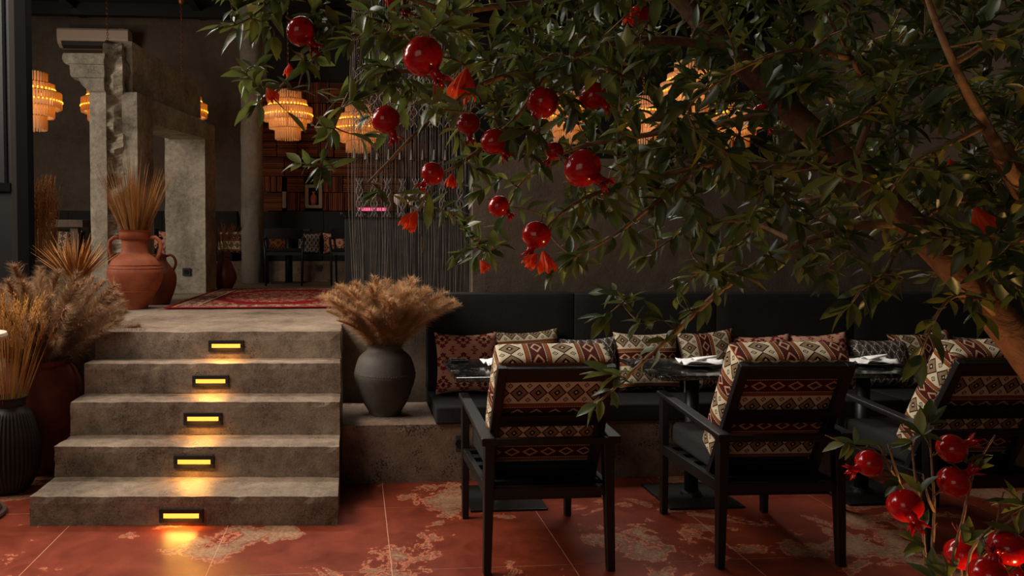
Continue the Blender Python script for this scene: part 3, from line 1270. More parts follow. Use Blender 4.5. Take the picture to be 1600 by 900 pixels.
# terracotta amphora with two handles
am = pot('amphora', 'large two-handled terracotta amphora at the top of the stairs', (-1.865, 6.80, ZP),
         smooth_prof([(.098, 0), (.108, .03), (.150, .10), (.205, .20), (.228, .29), (.222, .34), (.185, .415), (.130, .455), (.112, .485), (.108, .55), (.112, .62), (.128, .655), (.142, .665)], 60), 'terra', 48)
for z_, r_ in ((.345, .219), (.372, .209), (.15, .178)):
    MB().tube([((r_ + .002) * math.cos(2 * PI * k / 48), (r_ + .002) * math.sin(2 * PI * k / 48), z_) for k in range(49)], .0045, 6, False).build('band', M_['terra'], am, smooth=True)
for s in (-1, 1):
    pts = [(s * .115, 0, .60), (s * .17, 0, .605), (s * .205, 0, .575), (s * .215, 0, .52), (s * .200, 0, .46), (s * .178, 0, .415)]
    MB().tube(pts, [.016, .017, .017, .017, .017, .018], 10).build('handle', M_['terra'], am, smooth=True)
j2 = pot('terracotta_jar', 'brownish two-handled terracotta jar half hidden behind the amphora', (-1.80, 7.26, ZP),
         smooth_prof([(.11, 0), (.13, .05), (.17, .18), (.165, .28), (.11, .36), (.085, .40), (.09, .45)]), 'darkterra', 36)
MB().tube([((1) * x_, 0, z_) for x_, z_ in smooth_prof([(.085, .435), (.125, .445), (.160, .415), (.170, .365), (.150, .315), (.125, .30)], 20)], .012, 10).build('handle', M_['darkterra'], j2, smooth=True)
MB().tube([((-1) * x_, 0, z_) for x_, z_ in smooth_prof([(.085, .435), (.125, .445), (.160, .415), (.170, .365), (.150, .315), (.125, .30)], 20)], .012, 10).build('handle', M_['darkterra'], j2, smooth=True)

# big terracotta pot left of the stairs and ribbed black vase
bp = pot('terracotta_pot', 'large dark terracotta pot on the floor left of the stairs', (-1.995, 5.10, 0),
         smooth_prof([(.17, 0), (.20, .06), (.255, .22), (.275, .40), (.262, .54), (.215, .64), (.185, .675), (.195, .70)]), 'darkterra', 44)
rv = pot('ribbed_vase', 'black ribbed clay vase on the floor in front of the terracotta pot', (-2.00, 4.66, 0),
         smooth_prof([(.085, 0), (.105, .02), (.150, .12), (.160, .22), (.148, .34), (.118, .44), (.092, .485), (.085, .51), (.092, .535), (.104, .55)], 50), 'blackclay', 168,
         lambda r, z, a: r + (.0055 * math.cos(a * 42) if .02 < z < .46 else 0))
# small far vases
sv_ = pot('red_vase', 'small red clay vase standing by the far stone post', (-1.53, 9.30, ZP),
          smooth_prof([(.07, 0), (.09, .02), (.135, .11), (.133, .19), (.09, .30), (.055, .36), (.052, .38), (.058, .39)]), 'redclay', 32)
lv = pot('brown_vase', 'brown square-shouldered clay vase beside the steel partition', (-2.385, 6.12, ZP),
         smooth_prof([(.12, 0), (.125, .05), (.13, .30), (.125, .41), (.10, .435), (.095, .45), (.105, .46)]), 'brownclay', 32)
fv = pot('planter_bowl', 'low brown clay bowl behind the pampas grass', (-1.93, 5.56, ZP),
         smooth_prof([(.06, 0), (.075, .03), (.078, .18), (.06, .27), (.055, .32), (.06, .335)]), 'brownclay', 28)

# ------------------------------------------------------------------ dried grasses
def plume_mesh(seed, L=.34, hairs=420, fluff=.085):
    r = random.Random(seed)
    b = MB()
    bend = r.uniform(.02, .16)
    ax = lambda t: Vector((bend * t * t, 0, L * t))
    b.tube([ax(i / 5) for i in range(6)], [.0022, .002, .0018, .0014, .001, .0005], 4, False)
    for i in range(hairs):
        t = r.random() ** .85
        p = ax(t)
        a = r.uniform(0, 2 * PI)
        env = math.sin(PI * min(1, .18 + .80 * t)) ** .7
        ln = fluff * (.55 + .6 * r.random()) * (.4 + .75 * env)
        out = Vector((math.cos(a), math.sin(a), 0))
        d1 = (out * r.uniform(.25, .6) + Vector((0, 0, 1))).normalized()
        q = p + d1 * ln * .6
        e = q + (d1 + out * r.uniform(0, .8) + Vector((r.uniform(-.3, .7), r.uniform(-.4, .4), -.5))).normalized() * ln * r.uniform(.4, .9)
        wv = d1.cross(Vector((r.uniform(-1, 1), r.uniform(-1, 1), r.uniform(-1, 1)))).normalized() * r.uniform(.0006, .0012)
        k = len(b.v)
        b.v += [tuple(p - wv), tuple(p + wv), tuple(q + wv * .8), tuple(q - wv * .8), tuple(e)]
        b.f += [(k, k + 1, k + 2, k + 3), (k + 3, k + 2, k + 4)]
    me = bpy.data.meshes.new('plume')
    me.from_pydata(b.v, [], b.f)
    return me


def wheat_mesh(seed, L=.6, ear=.11, awn=.07, w=.0016):
    r = random.Random(seed)
    b = MB()
    bend = r.uniform(0, .05)
    ax = lambda t: Vector((bend * t * t * L, 0, L * t))
    b.tube([ax(i / 4) for i in range(5)], w, 3, False)
    for k in range(12):
        t = 1 - ear / L * (1 - k / 12)
        p = ax(t)
        a = k * 2.4
        out = Vector((math.cos(a), math.sin(a), 0))
        q = p + out * .006 + Vector((0, 0, .016))
        b.tube([p, (p + q) / 2 + out * .003, q], [.001, .0042, .0008], 4, False)
        e = q + out * awn * .25 + Vector((0, 0, awn * (.7 + .4 * r.random())))
        kk = len(b.v)
        b.v += [tuple(q + Vector((.0007, 0, 0))), tuple(q - Vector((.0007, 0, 0))), tuple(e)]
        b.f.append((kk, kk + 1, kk + 2))
    me = bpy.data.meshes.new('stalk')
    me.from_pydata(b.v, [], b.f)
    return me


def reed_mesh(seed, L=.6, w=.004):
    r = random.Random(seed)
    b = MB()
    n = 6
    bend = r.uniform(-.03, .10)
    for i in range(n + 1):
        t = i / n
        ww = w * (1 - t ** 2 * .92)
        p = Vector((bend * t ** 2.4 * L, 0, L * t))
        b.v += [tuple(p + Vector((0, ww, 0))), tuple(p + Vector((ww * .5, 0, 0))), tuple(p - Vector((0, ww, 0)))]
        if i:
            k = 3 * i
            b.f += [(k - 3, k - 2, k + 1, k), (k - 2, k - 1, k + 2, k + 1)]
    me = bpy.data.meshes.new('reed')
    me.from_pydata(b.v, [], b.f)
    return me


def bundle(name, label, loc, meshes, n, part, mat, r0, spread, smin, smax, seed, cat='dried grass', ymul=1.0, powr=.6, bias=(0, 0)):
    """stems fan out from a neck of radius r0; each stem is a part sharing mesh data"""
    r = random.Random(seed)
    root = thing(name, label, cat, loc)
    for k in range(n):
        a = r.uniform(0, 2 * PI)
        rad = r.random() ** powr
        tilt = spread * rad * r.uniform(.85, 1.1)
        o = link(part, r.choice(meshes), mat, root, True)
        d = Vector((math.cos(a) * math.sin(tilt) + bias[0], math.sin(a) * math.sin(tilt) * ymul + bias[1], math.cos(tilt))).normalized()
        s = r.uniform(smin, smax)
        q = Vector((0, 0, 1)).rotation_difference(d)
        # bend outwards: the mesh bends towards its +X
        spin = Matrix.Rotation(r.uniform(-.6, .6), 4, 'Z')
        yaw = Matrix.Rotation(a, 4, 'Z')
        tl = Matrix.Rotation(tilt, 4, 'Y')
        Mx = Matrix.Translation((math.cos(a) * rad * r0, math.sin(a) * rad * r0, 0)) @ yaw @ tl @ spin @ Matrix.Diagonal((s, s, s, 1))
        if bias != (0, 0):
            Mx = Matrix.Translation(Mx.translation) @ Vector((0, 0, 1)).rotation_difference(Vector((bias[0], bias[1], 1)).normalized()).to_matrix().to_4x4() @ Matrix.Translation(-Mx.translation) @ Mx
        o.matrix_local = Mx
    return root


PL = []
for i in range(5):
    me = plume_mesh(i, .30, 560, .085)
    # add a bare stem below the feather
    PL.append(me)


def plume_long(seed, stem, L, hairs, fluff):
    me = plume_mesh(seed, L, hairs, fluff)
    me.transform(Matrix.Translation((0, 0, stem)))
    bm = bmesh.new()
    bm.from_mesh(me)
    r = .002
    vs = [bm.verts.new((r * math.cos(a), r * math.sin(a), z)) for z in (-.12, stem) for a in (0, 2.1, 4.2)]
    for i in range(3):
        j = (i + 1) % 3
        bm.faces.new((vs[i], vs[j], vs[3 + j], vs[3 + i]))
    bm.to_mesh(me)
    bm.free()
    return me


PV = [plume_long(20 + i, -.03, .42, 1200, .078) for i in range(5)]
bundle('pampas_bouquet', 'tan pampas grass bouquet standing in the grey vase on the plinth', (.186, 4.93, .78), PV, 95, 'plume', M_['pampas'], .075, .66, .76, 1.14, 5, powr=.6)
PB = [plume_long(40 + i, .08, .46, 1300, .080) for i in range(5)]
bundle('pampas_bouquet', 'greyish pampas grass bouquet spilling over the large pot left of the stairs', (-1.99, 5.10, .67), PB, 84, 'plume', M_['pampas_dull'], .10, 1.02, .85, 1.22, 6, powr=.5)
WH = [wheat_mesh(i, .62) for i in range(6)]
bundle('wheat_bundle', 'golden wheat bundle standing in the black ribbed vase', (-2.00, 4.66, .42), WH, 110, 'stalk', M_['straw'], .05, .36, .80, 1.22, 8)
bundle('wheat_bundle', 'tall upright wheat sheaf in the brown vase by the steel partition', (-2.385, 6.12, ZP + .30), [wheat_mesh(60 + i, .70, .30, .05, .0022) for i in range(5)], 150, 'stalk', M_['straw_dark'], .085, .09, .86, 1.12, 9)
bundle('reed_bouquet', 'tall orange-brown dried reeds standing in the terracotta amphora', (-1.865, 6.80, ZP + .58), [reed_mesh(i, .62, .0048) for i in range(6)], 210, 'reed', M_['straw_dark'], .08, .44, .66, 1.22, 10)
bundle('wheat_bundle', 'wide low fan of brown dried reeds between the partition and the amphora', (-1.93, 5.56, ZP + .30), [reed_mesh(80 + i, .33, .0055) for i in range(5)], 190, 'reed', M_['straw_dark'], .035, .92, .72, 1.10, 11, powr=.5)
bundle('grass_bunch', 'short dried grass bunch in the small red vase by the far post', (-1.53, 9.30, ZP + .34), [wheat_mesh(90 + i, .42, .15, .06, .002) for i in range(4)], 60, 'stalk', M_['straw_dark'], .04, .42, .7, 1.1, 12)

# ------------------------------------------------------------------ rug
rug = MB()
RX, RY = .85, 1.31
nx, ny = 12, 18
for i in range(nx + 1):
    for j in range(ny + 1):
        rug.v.append((-RX + 2 * RX * i / nx, -RY + 2 * RY * j / ny, .010 + .0015 * fbm((i, j, 0), .6, 2)))
for i in range(nx):
    for j in range(ny):
        a = i * (ny + 1) + j
        rug.quad((a, a + ny + 1, a + ny + 2, a + 1), [(-RX + 2 * RX * (i + p) / nx, -RY + 2 * RY * (j + q) / ny) for p, q in ((0, 0), (1, 0), (1, 1), (0, 1))])
ro = rug.build('persian_rug', M_['rug'])
ro.location = (-.745, 7.95, ZP)
ro.modifiers.new('solid', 'SOLIDIFY').thickness = .008
tag(ro, 'red patterned oriental rug on the platform at the top of the stairs', 'rug')

# ------------------------------------------------------------------ air conditioner
ac = thing('air_conditioner', 'cream wall air conditioner high on the far left wall', 'air conditioner', (-3.69, 11.66, 4.19))
MB().prism([(0, .26), (-.20, .26), (-.225, .23), (-.225, .11), (-.19, .04), (-.12, 0), (0, 0)], -.49, .49, 'x').build('body', M_['acbody'], ac, bevel=.006)
MB().prism([(-.222, .075), (-.195, .028), (-.13, -.005), (-.13, -.012), (-.20, .020), (-.230, .072)], -.43, .43, 'x').build('vent_flap', M_['socket'], ac)

# ------------------------------------------------------------------ chandeliers
def chandelier(label, loc, ztop):
    """loc = bottom centre; tiers of crystal rods around a lit core"""
    c = thing('chandelier', label, 'chandelier', loc, 0, 'tiered crystal chandeliers')
    tiers = [(.165, .50, .135), (.235, .40, .115), (.305, .235, .185), (.23, .135, .14), (.155, 0, .165)]
    rd = random.Random(3)
    for ti, (r, z0, hh) in enumerate(tiers):
        b = MB()
        n = int(2 * PI * r / .030)
        for k in range(n):
            a = 2 * PI * k / n
            dz = rd.uniform(-.004, .004)
            ca, sa = math.cos(a), math.sin(a)
            b.tube([(r * ca, r * sa, z0 + .012 + dz), (r * ca, r * sa, z0 + .02 + dz), (r * ca, r * sa, z0 + hh)], [.003, .0115, .0115], 5)
        tag(b.build('crystal_tier', M_['crystal'], c), None, None, None, 'stuff')
    for r, z in ((.165, .635), (.235, .515), (.305, .420), (.23, .275), (.155, .165)):
        MB().tube([(r * math.cos(2 * PI * k / 32), r * math.sin(2 * PI * k / 32), z) for k in range(33)], .006, 5, False).build('ring', M_['brass'], c)
    for r, z, hh in ((.247, .445, .036), (.316, .325, .018)):
        b = MB()
        n = 34 if r < .3 else 46
        for k in range(n):
            a = 2 * PI * k / n
            b.lathe([(.002, -hh / 2), (.009, -hh / 3), (.009, hh / 3), (.002, hh / 2)], 6, (r * math.cos(a), r * math.sin(a), z))
        tag(b.build('bulb_ring', M_['glow'], c), None, None, None, 'stuff')
    MB().tube([(0, 0, .20), (0, 0, .62)], .02, 8).build('stem', M_['brass'], c)
    b = MB()
    z, k = .62, 0
    top = ztop - loc[2]
    while z < top - .05:
        a = (k % 2) * PI / 2
        b.tube([(math.cos(t_ * PI / 4) * .011 * math.cos(a), math.cos(t_ * PI / 4) * .011 * math.sin(a), z + .02 + math.sin(t_ * PI / 4) * .02) for t_ in range(9)], .0035, 4, False)
        z += .032
        k += 1
    b.build('chain', M_['brass'], c)
    MB().lathe([(.012, top - .11), (.03, top - .10), (.055, top - .01), (.055, top)], 16).build('ceiling_cup', M_['brass'], c)
    l = bpy.data.lights.new('chandelier_lamp', 'POINT')
    l.energy, l.color, l.shadow_soft_size = 4.4, (1.0, .68, .32), .08
    lo = bpy.data.objects.new('lamp', l)
    sc.collection.objects.link(lo)
    lo.parent = c
    lo.location = (0, 0, .33)
    return c


chs = [('lit crystal chandelier at the far left beside the partition', at(49, 205, 8.9)),
       ('lit crystal chandelier half hidden behind the portal capital', at(170, 209, 9.9)),
       ('lit crystal chandelier mostly hidden behind the portal lintel', at(285, 214, 10.3)),
       ('lit crystal chandelier hanging clear in front of the tiled wall', at(450, 220, 10.2)),
       ('lit crystal chandelier seen behind the top of the macrame curtain', at(560, 240, 10.4)),
       ('lit crystal chandelier behind leaves above the middle of the bench wall', at(1005, 230, 9.9)),
       ('lit crystal chandelier highest among the leaves right of centre', at(1080, 192, 8.0)),
       ('lit crystal chandelier low behind the leaves beside the main trunk', at(1150, 232, 9.8)),
       ('lit crystal chandelier behind leaves above the hanging fruit cluster', at(885, 226, 9.6))]
c0 = None
for i, (lb, p) in enumerate(chs):
    if c0 is None:
        c0 = chandelier(lb, p, 4.58)
    else:
        n_ = dup(c0, p, 0.3 * i, lb)
        off = (4.58 - p.z) - (4.58 - c0.location.z)
        for ch in n_.children:
            if ch.name.startswith('ceiling_cup'):
                ch.location.z += off

# ------------------------------------------------------------------ macrame curtain
mc = thing('macrame_curtain', 'tall grey macrame string curtain between platform and bench wall', 'curtain', (.385, 5.37, ZP))
MB().tube([(-.43, 0, 2.3), (.42, 0, 2.3)], .016, 8).build('rod', M_['wood'], mc)
for s in (-.38, .38):
    MB().tube([(s, 0, 2.3), (s, 0, 4.75 - ZP)], .003, 4).build('hanger_cord', M_['cord'], mc)
b = MB()
r = random.Random(4)
for k in range(84):
    x = -.415 + .83 * k / 83 + r.uniform(-.003, .003)
    zb = r.uniform(-.20, -.05) + (.10 if x < -.1 else 0)
    ph = r.uniform(0, 6)
    pts = []
    for i in range(9):
        t = i / 8
        z = 2.3 + (zb - 2.3) * t
        pull = 0
        if k < 9:
            pull = -.03 * math.sin(t * PI) + .02
        pts.append((x + .004 * math.sin(ph + t * 5) + .02 * t * r.uniform(-.4, .4) + pull, .008 * math.sin(ph * 2 + t * 4) + r.uniform(-.008, .008), z))
    b.tube(pts, r.uniform(.0016, .0028), 4, False)
tag(b.build('strings', M_['cord'], mc), None, None, None, 'stuff')


def braid(x, z0, z1, amp, n):
    """knotted lattice: crossing zig-zag cords with smaller lozenges inside"""
    b = MB()
    tri = lambda q: abs((q % 2) - 1) * 2 - 1
    for am_, off, rad_ in ((amp, 0, .0034), (amp * .5, .5, .0026)):
        for s in (-1, 1):
            m_ = n * 8
            pts = []
            for i in range(m_ + 1):
                t = i / m_
                w = math.sin(tri(t * n + off) * PI / 2)
                pts.append((x + s * am_ * w, -.024 + s * .003 * math.cos(t * n * PI * 2), z0 + (z1 - z0) * t))
            b.tube(pts, rad_, 5, False)
    b.build('braid', M_['cord'], mc)


for x in (-.355, -.255, -.165, -.06, .03, .115, .215, .335):
    braid(x, .74, 1.0, .022, 3)
for k in range(9):
    braid(-.36 + .09 * k, 1.35, 1.75, .038, 4)
for k in range(11):
    x = -.39 + .078 * k
    b = MB()
    b.tube([(x, -.010, 1.13), (x, -.010, 1.17), (x, -.010, 1.20)], [.010, .006, .004], 6)
    b.build('tassel_knot', M_['cord'], mc)

# ------------------------------------------------------------------ bar counter behind the curtain
bar = thing('bar_counter', 'dark bar counter seen through the macrame curtain', 'counter', (1.1, 7.9, ZP))
MB().box(-1.2, 1.6, -.35, .35, 0, .80).build('counter_body', M_['steel'], bar, bevel=.005)
MB().box(-1.24, 1.64, -.39, .39, .80, .845).build('counter_top', M_['marble'], bar, bevel=.004)
st = tag(MB().box(.03, .31, 7.50, 7.52, 1.735, 1.765).build('light_strip', M_['pink_glow']), 'glowing pink light strip on the bar behind the curtain', 'light')
for i, (x, lab) in enumerate(((.42, 'left'), (.55, 'middle'), (.68, 'right'))):
    gl = tag(MB().lathe([(.03, 0), (.005, .006), (.005, .08), (.035, .11), (.038, .16), (.032, .19)], 16, (x, 7.75, ZP + .846)).build('wine_glass', M_['acbody'], smooth=True),
             'small wine glass on the bar behind the curtain, %s of three' % lab, 'glass', 'glasses on the bar')

# ------------------------------------------------------------------ far banquette
tag(link('far_plinth', rough_box(-5.4, 1.5, 11.0, 11.0, 11.68, ZP, 1.165, .1, .004), M_['plinth']), 'concrete base of the far banquette along the back wall', 'plinth')
for k, x in enumerate((-5.35, -4.05, -2.75, -1.55, -.45)):
    wd = (1.29, 1.29, 1.05, 1.09, 1.1)[k]
    nm_ = ['at the far left corner', 'below the air conditioner', 'behind the terracotta amphora', 'behind the far black dining chair', 'left of the macrame curtain'][k]
    cushion_box('far_seat_cushion', 'dark seat cushion of the far banquette %s' % nm_, 'seat cushion', 'seat cushions of the far banquette', x, x + wd, 11.0, 11.6, 1.167, 1.26, puff=.006)
    cushion_box('far_back_cushion', 'dark back cushion of the far banquette %s' % nm_, 'back cushion', 'back cushions of the far banquette', x, x + wd, 11.44, 11.60, 1.262, 1.87)
G2 = 'scatter cushions on the far banquette'
pillow('pink patterned cushion behind the far black dining chair', -1.07, 11.28, 1.262, .34, .31, .11, 'pink', .25, group=G2)
pillow('grey patterned cushion right of the far black dining chair', -.66, 11.28, 1.262, .34, .31, .11, 'grey', .25, group=G2)
pillow('pink lozenge cushion near the macrame curtain on the far banquette', -.29, 11.28, 1.262, .34, .31, .11, 'pink', .25, .1, group=G2, su=.05)
pillow('pale kilim cushion behind the small red vase', -1.78, 11.28, 1.262, .36, .34, .11, 'kilim', .25, group=G2)
pillow('pink cushion peeking out right of the terracotta amphora', -2.80, 11.28, 1.262, .36, .36, .11, 'pink', .25, .1, .2, group=G2)
pillow('pale kilim cushion under the dark wooden table at far left', -4.02, 11.28, 1.262, .36, .34, .11, 'kilim_turned', .25, group=G2)
pillow('pale kilim cushion behind the tall wheat sheaf at far left', -4.42, 11.28, 1.262, .36, .34, .11, 'kilim', .25, group=G2)

# long wooden table at far left
lt = thing('wooden_table', 'thick dark wooden table behind the tall wheat sheaf', 'table', (-3.2, 8.6, ZP))
MB().box(-.75, .42, -.35, .35, .71, .79).build('table_top', M_['wood'], lt, bevel=.008)
for x in (-.65, .32):
    for y in (-.28, .28):
        MB().box(x - .04, x + .04, y - .04, y + .04, 0, .71).build('leg', M_['wood'], lt, bevel=.004)

# far black chairs and table
def far_chair(label, loc, rz):
    c = thing('dining_chair', label, 'chair', loc, rz, 'black dining chairs in the far hall')
    bw = M_['blackwood']
    for s in (-1, 1):
        MB().tube([(s * .23, .27, 0), (s * .235, .25, .44), (s * .25, .18, .60)], [.013, .017, .015], 8).build('leg', bw, c, smooth=True)
        MB().tube([(s * .225, -.28, 0), (s * .235, -.24, .44), (s * .255, -.20, .60)], [.013, .017, .016], 8).build('leg', bw, c, smooth=True)
        MB().bar((s * .26, .20, .605), (s * .245, -.22, .615), .045, .024, .04, .024).build('armrest', bw, c, bevel=.005)
        MB().bar((s * .228, -.23, .41), (s * .228, .24, .41), .022, .04).build('side_rail', bw, c)
    MB().bar((-.22, -.235, .41), (.22, -.235, .41), .022, .04, side=(0, 1, 0)).build('rear_rail', bw, c)
    MB().bar((-.22, .245, .41), (.22, .245, .41), .022, .04, side=(0, 1, 0)).build('front_rail', bw, c)
    b = MB().box(-.225, .225, -.24, .25, .43, .475)
    b.build('seat', M_['sofa'], c, bevel=.018)
    b = MB()
    n = 14
    for i in range(n + 1):
        a = -1 + 2 * i / n
        x = .245 * a
        y = -.25 + .09 * a * a
        zt, zb = .735 - .012 * a * a, .60 + .0 * a
        for (yy, z) in ((y - .013, zb), (y - .013 - .012, zt), (y + .013 - .012, zt), (y + .013, zb)):
            b.v.append((x, yy, z))
    for i in range(n):
        for k in range(4):
            b.f.append((i * 4 + k, i * 4 + (k + 1) % 4, i * 4 + 4 + (k + 1) % 4, i * 4 + 4 + k))
    b.f += [(0, 1, 2, 3), tuple(n * 4 + k for k in range(4))]
    b.build('backrest', M_['sofa'], c, smooth=True, bevel=.006)
    return c


fc = far_chair('black dining chair with curved back in front of the far banquette', (-.92, 10.27, ZP), .06)
dup(fc, (-.05, 10.25, ZP), -.1, 'black dining chair mostly hidden behind the string curtain')
dup(fc, (-2.72, 10.1, ZP), .2, 'black dining chair mostly hidden behind the amphora')
ft = thing('far_table', 'dark square pedestal table behind the far black dining chair', 'table', (-.90, 10.71, ZP))
MB().box(-.3, .3, -.19, .26, .70, .73).build('table_top', M_['blackwood'], ft, bevel=.004)
MB().tube([(0, 0, .01), (0, 0, .70)], .05, 16).build('pedestal', M_['steel'], ft, smooth=True)
MB().box(-.22, .22, -.22, .22, 0, .012).build('base_plate', M_['steel'], ft)

# round side table at the left edge (only its foot and rim are in view)
sd = thing('side_table', 'round pedestal table at the left edge with brown wooden foot', 'table', (-2.06, 4.22, 0))
MB().lathe([(.21, 0), (.215, .012), (.21, .022), (.19, .024), (.18, .045), (.05, .055)], 40).build('wooden_foot', M_['wood'], sd, smooth=False)
MB().tube([(0, 0, .05), (0, 0, .93)], .04, 16).build('stem', M_['steel'], sd, smooth=True)
MB().lathe([(.20, .93), (.225, .935), (.23, .95), (.225, .965), (.001, .966)], 40).build('table_top', M_['acbody'], sd)

# ------------------------------------------------------------------ pomegranate tree
def px(pts):
    return [at(u, v, d) for (u, v, d) in pts]


def smooth_path(P, step=.045):
    out = []
    Q = [P[0] * 2 - P[1]] + P + [P[-1] * 2 - P[-2]]
    for i in range(1, len(Q) - 2):
        a, b_, c, e = Q[i - 1], Q[i], Q[i + 1], Q[i + 2]
        n = max(1, int((c - b_).length / step))
        for k in range(n):
            t = k / n
            out.append(.5 * (2 * b_ + (c - a) * t + (2 * a - 5 * b_ + 4 * c - e) * t * t + (3 * b_ - a - 3 * c + e) * t ** 3))
    out.append(P[-1].copy())
    return out


tr_base = Vector((2.02, 1.62, 0))
tree = thing('pomegranate_tree', 'leaning pomegranate tree with dark green leaves spreading over the armchairs', 'tree', tr_base)


def kid(o):
    o.matrix_parent_inverse = Matrix.Translation(-tr_base)
    return o


trunk_pts = smooth_path([tr_base, Vector((2.0, 1.66, .55))] + px([(1700, 690, 1.74), (1600, 548, 1.80), (1510, 440, 1.84), (1425, 352, 1.90), (1330, 262, 1.97), (1230, 168, 2.05), (1130, 70, 2.12), (1035, -30, 2.20), (930, -130, 2.3)]), .03)
nT = len(trunk_pts)
rad = [(.058 - .036 * (i / nT)) * (1 + .07 * fbm(trunk_pts[i], 6, 2)) for i in range(nT)]
for i in range(nT):
    u_, v_, _ = proj(trunk_pts[i]) if trunk_pts[i].z > .9 else (0, 0, 0)
kid(MB().tube(trunk_pts, rad, 16).build('trunk', M_['bark'], tree, smooth=True))
skel = [(p, 0) for p in trunk_pts if p.z > 1.25]
limbs = [
    ([(1425, 352, 1.90), (1350, 352, 1.93), (1250, 380, 1.97), (1160, 430, 2.0), (1085, 490, 2.0), (1015, 555, 2.0), (960, 605, 2.0), (932, 632, 2.0)], .013),
    ([(1330, 262, 1.97), (1210, 262, 1.9), (1090, 262, 1.86), (960, 292, 1.82), (880, 330, 1.8), (850, 360, 1.8)], .013),
    ([(1230, 168, 2.05), (1110, 195, 2.2), (990, 215, 2.3), (900, 230, 2.35), (820, 280, 2.4), (780, 350, 2.4), (745, 400, 2.4)], .012),
    ([(1130, 70, 2.12), (1000, 62, 2.1), (870, 92, 2.05), (740, 140, 2.0), (660, 200, 1.98), (610, 250, 1.98), (575, 285, 1.98)], .014),
    ([(1035, -30, 2.20), (870, 0, 2.2), (700, 20, 2.15), (560, 55, 2.1), (470, 105, 2.05), (425, 150, 2.05)], .014),
    ([(700, 20, 2.15), (560, -30, 2.15), (450, -15, 2.1), (390, 30, 2.05), (350, 42, 2.05)], .008),
    ([(740, 140, 2.0), (640, 110, 2.05), (560, 130, 2.1), (525, 190, 2.1), (500, 260, 2.1)], .008),
    ([(870, 92, 2.05), (800, 190, 2.0), (730, 250, 1.95), (680, 280, 1.95), (655, 330, 1.95)], .009),
    ([(1090, 262, 1.86), (1010, 330, 1.8), (960, 370, 1.78), (900, 400, 1.78)], .008),
    ([(1250, 380, 1.97), (1180, 350, 2.15), (1090, 350, 2.2), (1010, 400, 2.2)], .008),
    ([(1425, 352, 1.90), (1400, 390, 1.8), (1380, 430, 1.75), (1345, 455, 1.72), (1330, 475, 1.72)], .008),
    ([(1560, 500, 1.82), (1520, 462, 1.7), (1480, 470, 1.65), (1455, 510, 1.63), (1438, 555, 1.63)], .007),
    ([(1510, 440, 1.84), (1550, 400, 1.7), (1600, 375, 1.6), (1660, 380, 1.55)], .010),
    ([(1600, 300, 1.75), (1540, 200, 1.65), (1490, 100, 1.6), (1450, 0, 1.6), (1430, -80, 1.6)], .016),
    ([(1540, 200, 1.65), (1470, 230, 1.6), (1420, 260, 1.58), (1390, 300, 1.58)], .008),
    ([(1330, 262, 1.97), (1360, 170, 1.9), (1330, 90, 1.85), (1290, 20, 1.8)], .010),
    ([(1230, 168, 2.05), (1240, 60, 2.1), (1200, -40, 2.1)], .010),
    ([(1490, 100, 1.6), (1560, 60, 1.6), (1640, 40, 1.6)], .008),
    ([(1330, 90, 1.85), (1240, 80, 1.75), (1150, 110, 1.7), (1080, 160, 1.7)], .008),
    ([(1425, 352, 1.90), (1480, 320, 2.1), (1560, 310, 2.2), (1640, 330, 2.2)], .010),
    ([(1330, 262, 1.97), (1300, 300, 2.1), (1220, 330, 2.2), (1140, 390, 2.25), (1075, 440, 2.25)], .008),
]
for pts, r0 in limbs:
    P = smooth_path(px(pts), .03)
    n = len(P)
    P = [p + Vector((0, 0, 1)) * .006 * fbm(p, 7, 2) for p in P]
    kid(MB().tube(P, [r0 * (1 - .78 * i / n) for i in range(n)], 8).build('branch', M_['twig'], tree, smooth=True))
    skel += [(p, 1) for p in P[2:]]
# big second stem at the right edge
P = smooth_path([Vector((2.02, 1.60, .3)), at(1760, 560, 1.7), at(1660, 400, 1.74), at(1600, 300, 1.75), at(1560, 230, 1.75)], .03)
kid(MB().tube(P, [.042 - .018 * i / len(P) for i in range(len(P))], 12).build('branch', M_['bark'], tree, smooth=True))

# --- leaf mesh: folded, pointed blade along +Y, tip at (0, 1)
LR = [(0, .03), (.12, .12), (.34, .20), (.60, .19), (.84, .09), (1.0, .0)]


def leaf_verts(curl, fold):
    V = []
    for t, hw in LR:
        z = -curl * t * t
        V += [(-hw, t, z + fold * hw), (0, t, z), (hw, t, z + fold * hw)]
    F = []
    for i in range(len(LR) - 1):
        a = 3 * i
        F += [(a, a + 1, a + 4, a + 3), (a + 1, a + 2, a + 5, a + 4)]
    return V, F


LEAFV = [leaf_verts(c, f) for c, f in ((.10, .35), (.22, .25), (-.08, .45), (.32, .5))]
LEAFM = []
for V, F in LEAFV:
    me = bpy.data.meshes.new('leaf')
    me.from_pydata(V, [], F)
    me.polygons.foreach_set('use_smooth', [True] * len(me.polygons))
    me.materials.append(M_['leaf'])
    LEAFM.append(me)

lr = random.Random(21)
leaves = []      # (matrix, variant)
twigs = MB()


def inside(poly, u, v):
    c = False
    n = len(poly)
    for i in range(n):
        (x1, y1), (x2, y2) = poly[i], poly[(i + 1) % n]
        if (y1 > v) != (y2 > v) and u < (x2 - x1) * (v - y1) / (y2 - y1) + x1:
            c = not c
    return c


GAPS = [(450, 183, 40, 40), (541, 195, 13, 20), (1005, 214, 13, 9), (1076, 178, 12, 4), (1150, 214, 6, 6), (885, 208, 12, 3),
        (661, 88, 30, 30), (603, 187, 22, 22), (732, 193, 18, 18), (771, 221, 17, 17), (910, 263, 30, 30), (838, 367, 23, 23), (676, 271, 18, 18),
        (470, 49, 17, 17), (643, 342, 16, 16), (848, 160, 14, 14), (926, 150, 12, 12), (725, 128, 16, 16), (815, 400, 12, 12), (852, 407, 16, 16), (779, 322, 10, 10)]


